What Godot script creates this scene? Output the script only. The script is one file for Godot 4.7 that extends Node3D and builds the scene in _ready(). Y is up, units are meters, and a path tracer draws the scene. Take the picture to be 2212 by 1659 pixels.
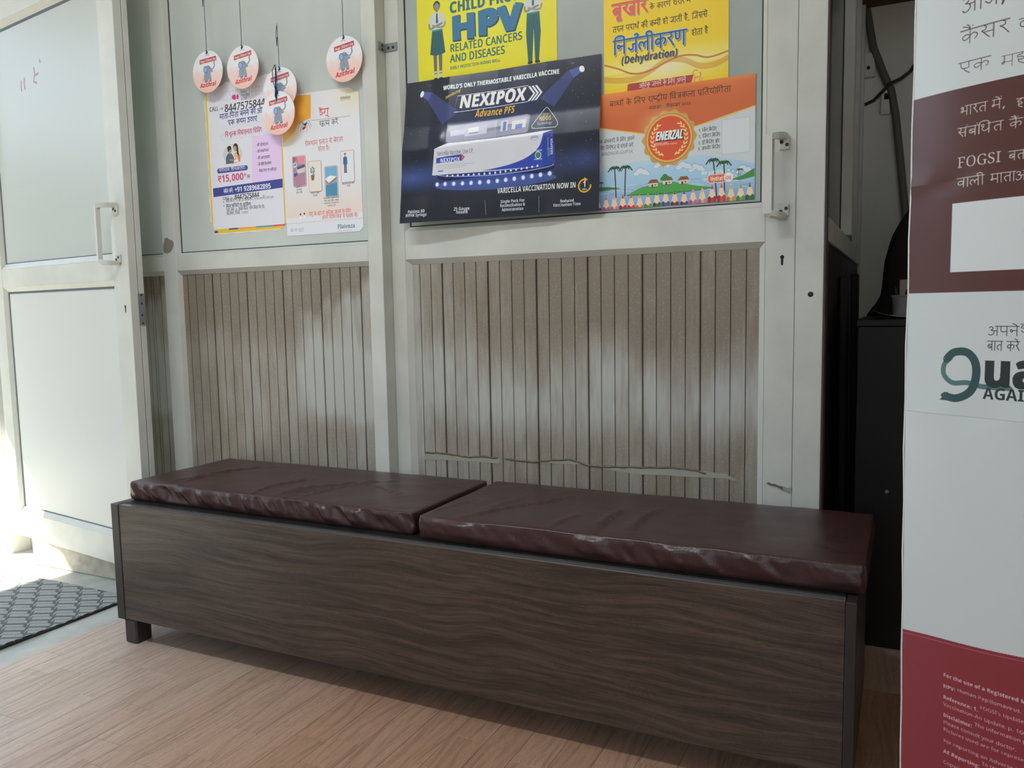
extends Node3D
# A clinic waiting corner: aluminium-and-board partition with notices, an open door, a storage bench, a standee.
# x runs along the partition, y is up, z comes out of the partition into the room. Metres.

const CAM := Vector3(0.0, 0.868, 1.8)
var M := {}
var rng := RandomNumberGenerator.new()

func _ready():
	rng.seed = 11
	# ---- camera
	var cam := Camera3D.new(); cam.name = "camera"; add_child(cam)
	cam.position = CAM
	cam.rotation = Vector3(-0.0947584, 0.4540997, -0.0182384)
	cam.fov = 51.1419; cam.near = 0.05; cam.far = 100.0; cam.current = true
	# ---- sky, exposure
	var env := Environment.new()
	env.background_mode = Environment.BG_SKY
	var sky := Sky.new(); var sm := ProceduralSkyMaterial.new()
	sm.sky_top_color = Color(0.66, 0.77, 0.90); sm.sky_horizon_color = Color(0.90, 0.92, 0.93)
	sm.ground_bottom_color = Color(0.45, 0.43, 0.40); sm.ground_horizon_color = Color(0.70, 0.69, 0.66)
	sm.sky_energy_multiplier = 1.0
	sky.sky_material = sm; env.sky = sky
	env.background_energy_multiplier = 5.0
	env.tonemap_mode = Environment.TONE_MAPPER_LINEAR
	env.tonemap_exposure = 0.82
	env.sdfgi_enabled = true; env.ssao_enabled = true; env.ssil_enabled = true
	var we := WorldEnvironment.new(); we.name = "world_environment"; we.environment = env; add_child(we)
	# ---- sun, high on the street side, coming in under the awning
	var sun := DirectionalLight3D.new(); sun.name = "sun_light"; add_child(sun)
	sun.light_color = Color(1.0, 0.96, 0.88); sun.light_energy = 9.0; sun.light_angular_distance = 0.6
	sun.shadow_enabled = true; sun.sky_mode = DirectionalLight3D.SKY_MODE_LIGHT_ONLY
	sun.look_at_from_position(Vector3(-0.56, 0.72, 0.34), Vector3.ZERO)
	# ---- ceiling tube lamp, above the visible frame
	var al := AreaLight3D.new(); al.name = "tube_light"; add_child(al)
	al.position = Vector3(-1.3, 2.535, 1.55); al.rotation = Vector3(-PI / 2, 0, 0); al.area_size = Vector2(1.2, 0.10)
	al.light_color = Color(0.95, 0.98, 1.0); al.light_energy = 3.0; al.shadow_enabled = true; al.area_range = 12.0
	materials()
	room()
	partition_fixed()
	partition_door()
	street_door()
	side_room()
	bench()
	doormat()
	posters()
	hang_tags()
	standee()
	small_things()
	street()

# ------------------------------------------------------------------ naming and tagging
func numbered(called: String) -> String:
	if not has_node(NodePath(called)): return called
	var i := 1
	while has_node(NodePath("%s_%03d" % [called, i])): i += 1
	return "%s_%03d" % [called, i]

func tag(o: Node, label: String, category: String, group := "", kind := "") -> Node:
	if label: o.set_meta("label", label)
	if category: o.set_meta("category", category)
	if group: o.set_meta("group", group)
	if kind: o.set_meta("kind", kind)
	return o

func thing(called: String, label: String, category: String, at := Vector3.ZERO, turn := 0.0, group := "", kind := "") -> Node3D:
	var o := Node3D.new(); o.name = numbered(called); add_child(o)
	o.position = at; o.rotation.y = turn
	tag(o, label, category, group, kind)
	return o

func obj(called: String, shape, mat: Material, parent: Node = self) -> MeshInstance3D:
	var o := MeshInstance3D.new()
	var mesh: Mesh
	if shape is SurfaceTool:
		mesh = shape.commit()
	else:
		mesh = shape
	o.mesh = mesh
	o.material_override = mat
	o.name = numbered(called) if parent == self else called
	parent.add_child(o, true)
	return o

# ------------------------------------------------------------------ shapes
func st_new() -> SurfaceTool:
	var st := SurfaceTool.new(); st.begin(Mesh.PRIMITIVE_TRIANGLES); return st

func tri(st: SurfaceTool, a: Vector3, b: Vector3, c: Vector3, n: Vector3, ua := Vector2.ZERO, ub := Vector2.ZERO, uc := Vector2.ZERO):
	var flip := (b - a).cross(c - a).dot(n) > 0.0
	var vs := [a, c, b] if flip else [a, b, c]
	var us := [ua, uc, ub] if flip else [ua, ub, uc]
	for i in 3:
		st.set_normal(n); st.set_uv(us[i]); st.add_vertex(vs[i])

func quad(st: SurfaceTool, a: Vector3, b: Vector3, c: Vector3, d: Vector3, n := Vector3.ZERO, uv: Array = []):
	if n == Vector3.ZERO: n = (c - a).cross(b - d)
	n = n.normalized()
	if uv.is_empty(): uv = [Vector2(0, 0), Vector2(1, 0), Vector2(1, 1), Vector2(0, 1)]
	tri(st, a, b, c, n, uv[0], uv[1], uv[2]); tri(st, a, c, d, n, uv[0], uv[2], uv[3])

# box between two corners with chamfered edges; flat normals
func box(st: SurfaceTool, a: Vector3, b: Vector3, ch := 0.001, xf := Transform3D()):
	var lo := Vector3(minf(a.x, b.x), minf(a.y, b.y), minf(a.z, b.z)); var hi := Vector3(maxf(a.x, b.x), maxf(a.y, b.y), maxf(a.z, b.z))
	var c := (lo + hi) / 2.0; var h := (hi - lo) / 2.0
	ch = minf(ch, minf(h.x, minf(h.y, h.z)) * 0.9)
	for ax in 3:
		var u := (ax + 1) % 3; var v := (ax + 2) % 3
		for s in [-1.0, 1.0]:
			var n := Vector3.ZERO; n[ax] = s
			var q := []
			for k in [[-1, -1], [1, -1], [1, 1], [-1, 1]]:
				var p := c; p[ax] += s * h[ax]; p[u] += k[0] * (h[u] - ch); p[v] += k[1] * (h[v] - ch); q.append(xf * p)
			quad(st, q[0], q[1], q[2], q[3], xf.basis * n)
		for s in [-1.0, 1.0]:
			for t in [-1.0, 1.0]:
				var n := Vector3.ZERO; n[u] = s; n[v] = t
				var q := []
				for k in [[-1, 0], [1, 0], [1, 1], [-1, 1]]:
					var p := c; p[ax] += k[0] * (h[ax] - ch)
					p[u] += s * (h[u] - (ch if k[1] == 1 else 0.0)); p[v] += t * (h[v] - (0.0 if k[1] == 1 else ch)); q.append(xf * p)
				quad(st, q[0], q[1], q[2], q[3], xf.basis * n)
	for sx in [-1.0, 1.0]:
		for sy in [-1.0, 1.0]:
			for sz in [-1.0, 1.0]:
				var s := Vector3(sx, sy, sz)
				tri(st, xf * (c + s * (h - Vector3(0, ch, ch))), xf * (c + s * (h - Vector3(ch, 0, ch))), xf * (c + s * (h - Vector3(ch, ch, 0))), (xf.basis * s).normalized())

func boxm(a: Vector3, b: Vector3, ch := 0.001) -> SurfaceTool:
	var st := st_new(); box(st, a, b, ch); return st

# flat polygon (points in plan u,v) given thickness along n; closed solid
func slab(st: SurfaceTool, pts: PackedVector2Array, o: Vector3, u: Vector3, v: Vector3, t: float):
	var n := u.cross(v).normalized()
	var idx := Geometry2D.triangulate_polygon(pts)
	for i in range(0, idx.size(), 3):
		var p := []; var w := []
		for k in 3:
			var q: Vector2 = pts[idx[i + k]]
			p.append(o + u * q.x + v * q.y); w.append(q)
		tri(st, p[0] + n * t, p[1] + n * t, p[2] + n * t, n, w[0], w[1], w[2]); tri(st, p[0], p[1], p[2], -n, w[0], w[1], w[2])
	var area := 0.0
	for i in pts.size(): area += pts[i].cross(pts[(i + 1) % pts.size()])
	for i in pts.size():
		var a: Vector2 = pts[i]; var b: Vector2 = pts[(i + 1) % pts.size()]
		var e := b - a; var m2 := Vector2(e.y, -e.x) * signf(area)
		var A := o + u * a.x + v * a.y; var B := o + u * b.x + v * b.y
		quad(st, A, B, B + n * t, A + n * t, u * m2.x + v * m2.y)

# tube along points
func tube(st: SurfaceTool, path: Array, r, sides := 8, cap := true):
	var n := path.size()
	var up := Vector3(0.13, 0.21, 0.97).normalized()
	var rings := []
	for i in n:
		var d: Vector3 = (path[mini(i + 1, n - 1)] - path[maxi(i - 1, 0)]).normalized()
		var a := d.cross(up)
		if a.length() < 0.05: a = d.cross(Vector3.RIGHT)
		a = a.normalized(); var b := a.cross(d).normalized()
		up = b
		var rr: float = r[i] if r is Array else r
		var ring := []
		for k in sides + 1:
			var t := TAU * k / sides
			ring.append([path[i] + (a * cos(t) + b * sin(t)) * rr, a * cos(t) + b * sin(t)])
		rings.append(ring)
	for i in n - 1:
		for k in sides:
			smooth_quad(st, rings[i][k], rings[i][k + 1], rings[i + 1][k + 1], rings[i + 1][k])
	if cap:
		for e in [0, n - 1]:
			var d: Vector3 = (path[1] - path[0]) * -1.0 if e == 0 else path[n - 1] - path[n - 2]
			for k in sides: tri(st, path[e], rings[e][k][0], rings[e][k + 1][0], d.normalized())

func smooth_quad(st: SurfaceTool, a: Array, b: Array, c: Array, d: Array, uv: Array = []):
	var q := [a, b, c, a, c, d]
	var w := [0, 1, 2, 0, 2, 3]
	var g: Vector3 = (b[0] - a[0]).cross(c[0] - a[0])
	if g.length() < 1e-12: g = (c[0] - a[0]).cross(d[0] - a[0])
	if g.dot(a[1] + c[1]) > 0.0:
		q = [a, c, b, a, d, c]; w = [0, 2, 1, 0, 3, 2]
	for i in 6:
		st.set_normal(q[i][1])
		st.set_uv(Vector2.ZERO if uv.is_empty() else uv[w[i]])
		st.add_vertex(q[i][0])

# lathe round y: profile points (radius, y)
func lathe(st: SurfaceTool, prof: PackedVector2Array, at: Vector3, sides := 20, ax := Basis()):
	for i in prof.size() - 1:
		var p: Vector2 = prof[i]; var q: Vector2 = prof[i + 1]
		var e := q - p; var nn := Vector2(e.y, -e.x).normalized()
		for k in sides:
			var t0 := TAU * k / sides; var t1 := TAU * (k + 1) / sides
			var c0 := Vector3(cos(t0), 0, sin(t0)); var c1 := Vector3(cos(t1), 0, sin(t1)); var Y := Vector3.UP
			smooth_quad(st, [at + ax * (c0 * p.x + Y * p.y), ax * (c0 * nn.x + Y * nn.y)], [at + ax * (c1 * p.x + Y * p.y), ax * (c1 * nn.x + Y * nn.y)],
				[at + ax * (c1 * q.x + Y * q.y), ax * (c1 * nn.x + Y * nn.y)], [at + ax * (c0 * q.x + Y * q.y), ax * (c0 * nn.x + Y * nn.y)])

# grid surface from a function (u,v in 0..1) -> position, smooth normals by differences; closed to a thin sheet when thick > 0
func sheet(f: Callable, nu: int, nv: int, thick := 0.0, mat_uv := Rect2(0, 0, 1, 1)) -> SurfaceTool:
	var st := st_new()
	var P := []; var N := []
	for j in nv + 1:
		for i in nu + 1:
			P.append(f.call(float(i) / nu, float(j) / nv))
	for j in nv + 1:
		for i in nu + 1:
			var du: Vector3 = P[j * (nu + 1) + mini(i + 1, nu)] - P[j * (nu + 1) + maxi(i - 1, 0)]
			var dv: Vector3 = P[mini(j + 1, nv) * (nu + 1) + i] - P[maxi(j - 1, 0) * (nu + 1) + i]
			N.append(dv.cross(du).normalized())
	for j in nv:
		for i in nu:
			var id := [j * (nu + 1) + i, j * (nu + 1) + i + 1, (j + 1) * (nu + 1) + i + 1, (j + 1) * (nu + 1) + i]
			var uv := []
			for k in id:
				uv.append(mat_uv.position + mat_uv.size * Vector2(float(k % (nu + 1)) / nu, float(k / (nu + 1)) / nv))
			smooth_quad(st, [P[id[0]], N[id[0]]], [P[id[1]], N[id[1]]], [P[id[2]], N[id[2]]], [P[id[3]], N[id[3]]], uv)
			if thick > 0.0:
				var b := []
				for k in id: b.append([P[k] - N[k] * thick, -N[k]])
				smooth_quad(st, b[0], b[1], b[2], b[3], [Vector2(0.002, 0.002), Vector2(0.003, 0.002), Vector2(0.003, 0.003), Vector2(0.002, 0.003)])
	if thick > 0.0:
		var edge := []
		for i in nu: edge.append([i, i + 1]); edge.append([nv * (nu + 1) + i, nv * (nu + 1) + i + 1])
		for j in nv: edge.append([j * (nu + 1), (j + 1) * (nu + 1)]); edge.append([j * (nu + 1) + nu, (j + 1) * (nu + 1) + nu])
		var mid: Vector3 = P[(nv / 2) * (nu + 1) + nu / 2]
		for e in edge:
			var a: Vector3 = P[e[0]]; var b2: Vector3 = P[e[1]]
			quad(st, a, b2, b2 - N[e[1]] * thick, a - N[e[0]] * thick, (a + b2) / 2.0 - mid)
	return st

# ------------------------------------------------------------------ materials
func mat(called: String, c: Color, rough := 0.6, o := {}) -> StandardMaterial3D:
	var m := StandardMaterial3D.new(); m.resource_name = called
	m.albedo_color = c; m.roughness = rough
	for k in o: m.set(k, o[k])
	return m

func noise_img(w: int, h: int, freq: float, sd: int, oct := 4, type := FastNoiseLite.TYPE_SIMPLEX_SMOOTH) -> Image:
	var n := FastNoiseLite.new(); n.seed = sd; n.frequency = freq; n.noise_type = type; n.fractal_octaves = oct
	return n.get_seamless_image(w, h)

func tex(im: Image) -> ImageTexture:
	return ImageTexture.create_from_image(im)

func ramp_tex(im: Image, c0: Color, c1: Color, k := 1.0) -> ImageTexture:
	var out := Image.create(im.get_width(), im.get_height(), false, Image.FORMAT_RGB8)
	for y in im.get_height():
		for x in im.get_width():
			out.set_pixel(x, y, c0.lerp(c1, clampf((im.get_pixel(x, y).r - 0.5) * k + 0.5, 0, 1)))
	return tex(out)

func materials():
	var wear := noise_img(512, 512, 0.006, 3, 5)
	M.paint = mat("cream_powder_coat", Color.WHITE, 0.42, {albedo_texture = ramp_tex(wear, Color8(205, 207, 199), Color8(218, 220, 212), 1.2), uv1_triplanar = true, uv1_world_triplanar = true, uv1_scale = Vector3(1.7, 1.7, 1.7)})
	M.paint_dark = mat("grey_corridor_paint", Color8(120, 120, 112), 0.5)
	M.alu = mat("bare_aluminium", Color8(150, 155, 158), 0.35, {metallic = 0.8})
	M.steel = mat("zinc_steel", Color8(150, 156, 158), 0.38, {metallic = 0.6})
	M.screw = mat("dark_screw", Color8(58, 50, 46), 0.4, {metallic = 0.5})
	M.gasket = mat("dark_rubber_gasket", Color8(38, 46, 56), 0.7)
	M.glass = mat("frosted_pane", Color.WHITE, 0.28, {albedo_texture = ramp_tex(noise_img(512, 512, 0.004, 9, 4), Color8(196, 204, 199), Color8(208, 214, 209), 1.3), uv1_triplanar = true, uv1_world_triplanar = true, uv1_scale = Vector3(1.1, 1.1, 1.1), metallic_specular = 0.45})
	M.pane = mat("darkened_frosted_pane", Color.WHITE, 0.28, {albedo_texture = ramp_tex(noise_img(512, 512, 0.004, 19, 4), Color8(166, 177, 171), Color8(180, 190, 184), 1.3), uv1_triplanar = true, uv1_world_triplanar = true, uv1_scale = Vector3(1.1, 1.1, 1.1), metallic_specular = 0.45})  # door-leaf pane, darkened in its colour to stand for a dark reflection
	M.dark = mat("dark_gap", Color8(20, 19, 18), 0.8)
	M.paper = mat("white_paper", Color8(226, 228, 226), 0.6)
	M.wall = mat("painted_plaster", Color8(222, 222, 214), 0.8)
	M.ceiling = mat("white_ceiling", Color8(232, 232, 228), 0.9)
	var cn := noise_img(256, 256, 0.02, 21, 5)
	M.stone = mat("grey_floor_stone", Color.WHITE, 0.45, {albedo_texture = ramp_tex(cn, Color8(180, 184, 180), Color8(200, 202, 197), 1.5), uv1_triplanar = true, uv1_world_triplanar = true, uv1_scale = Vector3(1.5, 1.5, 1.5)})
	M.plinth = mat("stained_plaster_plinth", Color.WHITE, 0.8, {albedo_texture = ramp_tex(noise_img(256, 256, 0.03, 5, 5), Color8(182, 174, 156), Color8(208, 202, 186), 1.3), uv1_triplanar = true, uv1_world_triplanar = true, uv1_scale = Vector3(2.5, 2.5, 2.5)})
	M.cloth_dark = mat("dark_brown_cloth", Color8(40, 34, 30), 0.95)
	M.black = mat("black_laminate", Color8(15, 15, 13), 0.55)

func laminate(w: int, h: int, sd: int, base: Color, lo: Color, hi: Color, fine := 1.0) -> ImageTexture:
	# wood print: long grain along x, gently bent, with fine pores
	var out := Image.create(w, h, false, Image.FORMAT_RGB8)
	var n1 := FastNoiseLite.new(); n1.seed = sd; n1.frequency = 1.0; n1.fractal_octaves = 2
	var n2 := FastNoiseLite.new(); n2.seed = sd + 1; n2.frequency = 1.0; n2.fractal_octaves = 3
	var n3 := FastNoiseLite.new(); n3.seed = sd + 2; n3.frequency = 1.0; n3.fractal_octaves = 2
	for y in h:
		for x in w:
			var q := y + n1.get_noise_2d(x * 0.0022, y * 0.006) * 20.0 + n1.get_noise_2d(x * 0.007 + 50.0, y * 0.015) * 2.2
			var g := n2.get_noise_2d(x * 0.0022 * fine, q * 0.055 * fine) + 0.35 * n2.get_noise_2d(x * 0.004 * fine + 9.0, q * 0.16 * fine)
			var f := n3.get_noise_2d(x * 0.011 * fine, q * 0.42 * fine)
			var c := base.lerp(hi, clampf(g * 0.8, 0, 1)) if g > 0.0 else base.lerp(lo, clampf(-g * 1.1, 0, 1))
			if f > 0.30: c = c.lerp(hi, clampf((f - 0.30) * 1.6, 0, 0.5))
			elif f < -0.28: c = c.lerp(lo, clampf((-0.28 - f) * 2.4, 0, 0.8))
			out.set_pixel(x, y, c)
	return tex(out)

# ------------------------------------------------------------------ the setting
func wobj(called: String, shape, m: Material, parent: Node) -> MeshInstance3D:
	# a part whose shape is given in world places
	var o := obj(called, shape, m, parent)
	if parent != self and parent.get_parent() == self and parent.rotation.y == 0.0: o.position = -parent.position
	return o

func structure(called: String, label: String, category: String, at := Vector3.ZERO, turn := 0.0) -> Node3D:
	return thing(called, label, category, at, turn, "", "structure")

func room():
	# floor: grey stone, with a worn wood-print vinyl laid in strips over most of it
	var f := structure("floor", "floor of worn pinkish brown wood strips with a grey stone border by the street door", "floor")
	obj("stone_floor", boxm(Vector3(-2.93, -0.12, -1.75), Vector3(2.42, -0.002, 4.42), 0.001), M.stone, f)
	var vin := []
	# paler towards the street door, browner further in (vertex tint in plank_uv)
	for k in 3:
		var base: Color = [Color8(206, 184, 168), Color8(203, 180, 163), Color8(208, 187, 172)][k]
		var m := mat("wood_print_vinyl", Color.WHITE, 0.46, {albedo_texture = laminate(768, 192, 40 + k, base, base.darkened(0.20), base.lightened(0.16), 1.5), vertex_color_use_as_albedo = true})
		m.roughness_texture = M.paint.albedo_texture; m.roughness_texture_channel = BaseMaterial3D.TEXTURE_CHANNEL_GREEN
		vin.append(m)
	var w := 0.0745
	var x := -2.0; var row := 0
	while x < 1.0:
		var z := -0.3 - rng.randf() * 0.5
		while z < 2.2:
			var l := 0.62
			var z0 := maxf(z, -0.1); var z1 := minf(z + l, 2.2)
			if z1 > z0 + 0.01:
				var st := st_new()
				box(st, Vector3(x + 0.0003, -0.002, z0 + 0.0003), Vector3(x + w - 0.0003, 0.0005, z1 - 0.0003), 0.0004)
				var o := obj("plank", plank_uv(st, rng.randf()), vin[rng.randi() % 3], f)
			z += l
		x += w; row += 1
	for r in [[-2.0, 2.2, 2.4, 4.4], [-2.0, -1.7, 2.4, -0.1], [x, -0.1, 2.4, 2.2]]:
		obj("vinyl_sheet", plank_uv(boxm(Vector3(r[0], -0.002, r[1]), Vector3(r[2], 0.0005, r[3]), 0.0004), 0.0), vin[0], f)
	var c := structure("ceiling", "white plastered ceiling above the waiting corner", "ceiling")
	obj("ceiling_slab", boxm(Vector3(-3.02, 2.62, -1.75), Vector3(2.42, 2.75, 4.42)), M.ceiling, c)
	var tl := thing("tube_lamp", "white ceiling tube lamp over the waiting corner, above the frame", "lamp", Vector3(-1.3, 2.55, 1.55))
	obj("housing", boxm(Vector3(-0.63, 0.02, -0.05), Vector3(0.63, 0.069, 0.05), 0.004), M.paint, tl)
	var ts := st_new(); tube(ts, [Vector3(-0.6, 0.004, 0), Vector3(0.6, 0.004, 0)], 0.013, 12)
	obj("tube", ts, mat("lamp_glow", Color8(240, 244, 248), 0.4, {emission_enabled = true, emission = Color(0.95, 0.98, 1.0), emission_energy_multiplier = 3.0}), tl)
	# street wall: doorway beside the partition, then a glazed bay
	var wl := structure("wall_left", "painted street wall with an open doorway", "wall")
	obj("jamb_post", boxm(Vector3(-3.0, -0.07, -0.058), Vector3(-2.935, 2.15, 0.023), 0.003), M.wall, wl)
	obj("end_pier", boxm(Vector3(-3.0, -0.07, -0.3), Vector3(-2.86, 2.62, -0.058), 0.003), M.wall, wl)
	obj("header", boxm(Vector3(-3.0, 2.15, -0.058), Vector3(-2.9, 2.62, 4.4), 0.003), M.wall, wl)
	obj("door_post", boxm(Vector3(-2.99, -0.07, 0.92), Vector3(-2.91, 2.15, 0.99), 0.003), M.paint, wl)
	obj("sill", boxm(Vector3(-3.0, -0.07, 0.99), Vector3(-2.9, 0.14, 3.7), 0.003), M.wall, wl)
	obj("far_pier", boxm(Vector3(-3.0, -0.07, 3.7), Vector3(-2.9, 2.15, 4.42), 0.003), M.wall, wl)
	obj("street_wall", boxm(Vector3(-3.0, -0.07, 2.12), Vector3(-2.9, 2.15, 3.7), 0.003), M.wall, wl)
	obj("sill", boxm(Vector3(-3.0, -0.07, 0.99), Vector3(-2.9, 0.10, 2.12), 0.003), M.wall, wl)
	var clear := mat("clear_glass", Color(1, 1, 1, 0.06), 0.02, {transparency = BaseMaterial3D.TRANSPARENCY_ALPHA})
	var w2 := structure("window_2", "glazed bay beside the open street doorway", "window", Vector3(-2.95, 0.10, 1.55))
	for mz in [1.012, 2.098]: wobj("mullion", boxm(Vector3(-2.98, 0.10, mz - 0.022), Vector3(-2.92, 2.15, mz + 0.022)), M.paint, w2)
	for y in [0.122, 2.128]: wobj("rail", boxm(Vector3(-2.978, y - 0.022, 1.034), Vector3(-2.922, y + 0.022, 2.076)), M.paint, w2)
	var gp := st_new(); quad(gp, Vector3(-2.95, 0.144, 1.034), Vector3(-2.95, 0.144, 2.076), Vector3(-2.95, 2.106, 2.076), Vector3(-2.95, 2.106, 1.034), Vector3.RIGHT)
	wobj("glass_pane", gp, clear, w2)
	var wf := structure("wall_front", "painted wall behind the viewpoint with a wide window opening", "wall")
	for r in [[-3.0, -0.05, 2.4, 1.0], [-3.0, 2.5, 2.4, 2.62], [-3.0, 1.0, -0.925, 2.5], [2.1, 1.0, 2.4, 2.5]]:
		obj("wall_body", boxm(Vector3(r[0], r[1], 4.3), Vector3(r[2], r[3], 4.42)), M.wall, wf)
	var wn := structure("window_1", "wide framed window in the wall behind the viewpoint", "window", Vector3(0.6, 1.0, 4.36))
	for mx in [-0.90, 0.55, 2.075]: wobj("mullion", boxm(Vector3(mx - 0.025, 1.0, 4.33), Vector3(mx + 0.025, 2.5, 4.39)), M.paint, wn)
	for y in [1.025, 2.475]: wobj("rail", boxm(Vector3(-0.875, y - 0.025, 4.332), Vector3(2.05, y + 0.025, 4.388)), M.paint, wn)
	for px in [[-0.875, 0.525], [0.575, 2.05]]:
		var g := st_new(); quad(g, Vector3(px[0], 1.05, 4.36), Vector3(px[1], 1.05, 4.36), Vector3(px[1], 2.45, 4.36), Vector3(px[0], 2.45, 4.36), Vector3.BACK)
		wobj("glass_pane", g, clear, wn)
	var wr := structure("wall_right", "plain painted wall on the far right of the room", "wall")
	obj("wall_body", boxm(Vector3(2.3, -0.05, 0.0), Vector3(2.42, 2.62, 4.3)), M.wall, wr)
	var b := structure("trim_1", "stained low plinth along the foot of the partition", "plinth")
	obj("plinth_body", boxm(Vector3(-2.735, -0.002, -0.1), Vector3(-2.0, 0.1, 0.066), 0.004), M.plinth, b)

func plank_uv(st: SurfaceTool, seed_off: float) -> ArrayMesh:
	# print laid along z, about 1.2 m of grain per repeat
	var a := st.commit_to_arrays(); var v: PackedVector3Array = a[Mesh.ARRAY_VERTEX]; var uv := PackedVector2Array()
	for p in v: uv.append(Vector2(p.z / 0.9 + seed_off, p.x / 0.22 + seed_off * 3.1))
	a[Mesh.ARRAY_TEX_UV] = uv
	var plank_tint := PackedColorArray()
	for p in v: plank_tint.append(Color.WHITE.lerp(Color(0.80, 0.60, 0.48), smoothstep(-1.95, -0.75, p.x + 0.15 * sin(p.z * 3.1))))  # vertex colour runs from pale to brown along x
	a[Mesh.ARRAY_COLOR] = plank_tint
	var m := ArrayMesh.new(); m.add_surface_from_arrays(Mesh.PRIMITIVE_TRIANGLES, a); return m

# four mitred glazing beads, sloping from the frame face z0 inward to z0-dz
func beads(parent: Node, r: Array, z0: float, dx: float, dy: float, dz: float, m: Material):
	var o := [Vector2(r[0], r[1]), Vector2(r[2], r[1]), Vector2(r[2], r[3]), Vector2(r[0], r[3])]
	var i := [Vector2(r[0] + dx, r[1] + dy), Vector2(r[2] - dx, r[1] + dy), Vector2(r[2] - dx, r[3] - dy), Vector2(r[0] + dx, r[3] - dy)]
	for k in 4:
		var l := (k + 1) % 4
		var st := st_new()
		var A := Vector3(o[k].x, o[k].y, z0); var B := Vector3(o[l].x, o[l].y, z0)
		var C := Vector3(i[l].x, i[l].y, z0 - dz); var D := Vector3(i[k].x, i[k].y, z0 - dz)
		var A2 := Vector3(o[k].x, o[k].y, z0 - dz); var B2 := Vector3(o[l].x, o[l].y, z0 - dz)
		var lip := Vector3(0, 0, -0.004)
		var n := (B - A).cross(D - A); if n.z < 0: n = -n
		var gap := (B - A).normalized() * 0.0004
		quad(st, A + gap, B - gap, C - gap, D + gap, n)
		var inw := Vector3(i[k].x - o[k].x, i[k].y - o[k].y, 0); inw -= (B - A).normalized() * inw.dot((B - A).normalized())
		quad(st, D + gap, C - gap, C - gap + lip, D + gap + lip, inw)
		quad(st, A, B, B2, A2, -inw)
		quad(st, A2, B2, C + lip, D + lip, Vector3(0, 0, -1))
		wobj("glazing_bead", st, m, parent)

func gasket(parent: Node, r: Array, z: float, w: float):
	for e in [[r[0], r[1], r[0] + w, r[3]], [r[2] - w, r[1], r[2], r[3]], [r[0] + w, r[1], r[2] - w, r[1] + w], [r[0] + w, r[3] - w, r[2] - w, r[3]]]:
		wobj("gasket", boxm(Vector3(e[0], e[1], z), Vector3(e[2], e[3], z + 0.002), 0.0005), M.gasket, parent)

# tongue-and-groove boards between x0..x1, y0..y1; four strips to a board
func boards(parent: Node, x0: float, x1: float, y0: float, y1: float, z: float, first: float, pitch: float, flange: float, m: Material):
	var x := first
	while x < x1:
		var P := []
		P.append(Vector2(0.0, -0.005)); P.append(Vector2(0.0010, -0.005)); P.append(Vector2(0.0012, -0.0022))
		P.append(Vector2(flange, -0.0020)); P.append(Vector2(flange + 0.0006, 0.0))
		for k in 3:
			var g := pitch * (k + 1) / 4.0
			P.append(Vector2(g - 0.0008, 0.0)); P.append(Vector2(g - 0.0002, -0.0018)); P.append(Vector2(g + 0.0003, -0.0018)); P.append(Vector2(g + 0.0008, 0.0))
		P.append(Vector2(pitch - 0.0005, 0.0)); P.append(Vector2(pitch, -0.0016))
		var st := st_new(); var any := false
		for k in P.size() - 1:
			var a := Vector2(x + P[k].x, z + P[k].y); var b := Vector2(x + P[k + 1].x, z + P[k + 1].y)
			if b.x <= x0 or a.x >= x1: continue
			if a.x < x0: a = Vector2(x0, lerpf(a.y, b.y, (x0 - a.x) / (b.x - a.x)))
			if b.x > x1: b = Vector2(x1, lerpf(a.y, b.y, (x1 - a.x) / (b.x - a.x)))
			any = true
			var n := Vector3(-(b.y - a.y), 0, b.x - a.x)
			var ua := (a.x - x0) / (x1 - x0); var ub := (b.x - x0) / (x1 - x0)
			quad(st, Vector3(a.x, y0, a.y), Vector3(b.x, y0, b.y), Vector3(b.x, y1, b.y), Vector3(a.x, y1, a.y), n, [Vector2(ua, 1), Vector2(ub, 1), Vector2(ub, 0), Vector2(ua, 0)])
		if any:
			var l := maxf(x, x0); var r := minf(x + pitch, x1)
			quad(st, Vector3(l, y0, z - 0.009), Vector3(r, y0, z - 0.009), Vector3(r, y1, z - 0.009), Vector3(l, y1, z - 0.009), Vector3(0, 0, -1))
			quad(st, Vector3(l, y1, z - 0.009), Vector3(r, y1, z - 0.009), Vector3(r, y1, z - 0.002), Vector3(l, y1, z - 0.002), Vector3.UP)
			quad(st, Vector3(l, y0, z - 0.009), Vector3(r, y0, z - 0.009), Vector3(r, y0, z - 0.002), Vector3(l, y0, z - 0.002), Vector3.DOWN)
			wobj("board", st, m, parent)
		x += pitch

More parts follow.
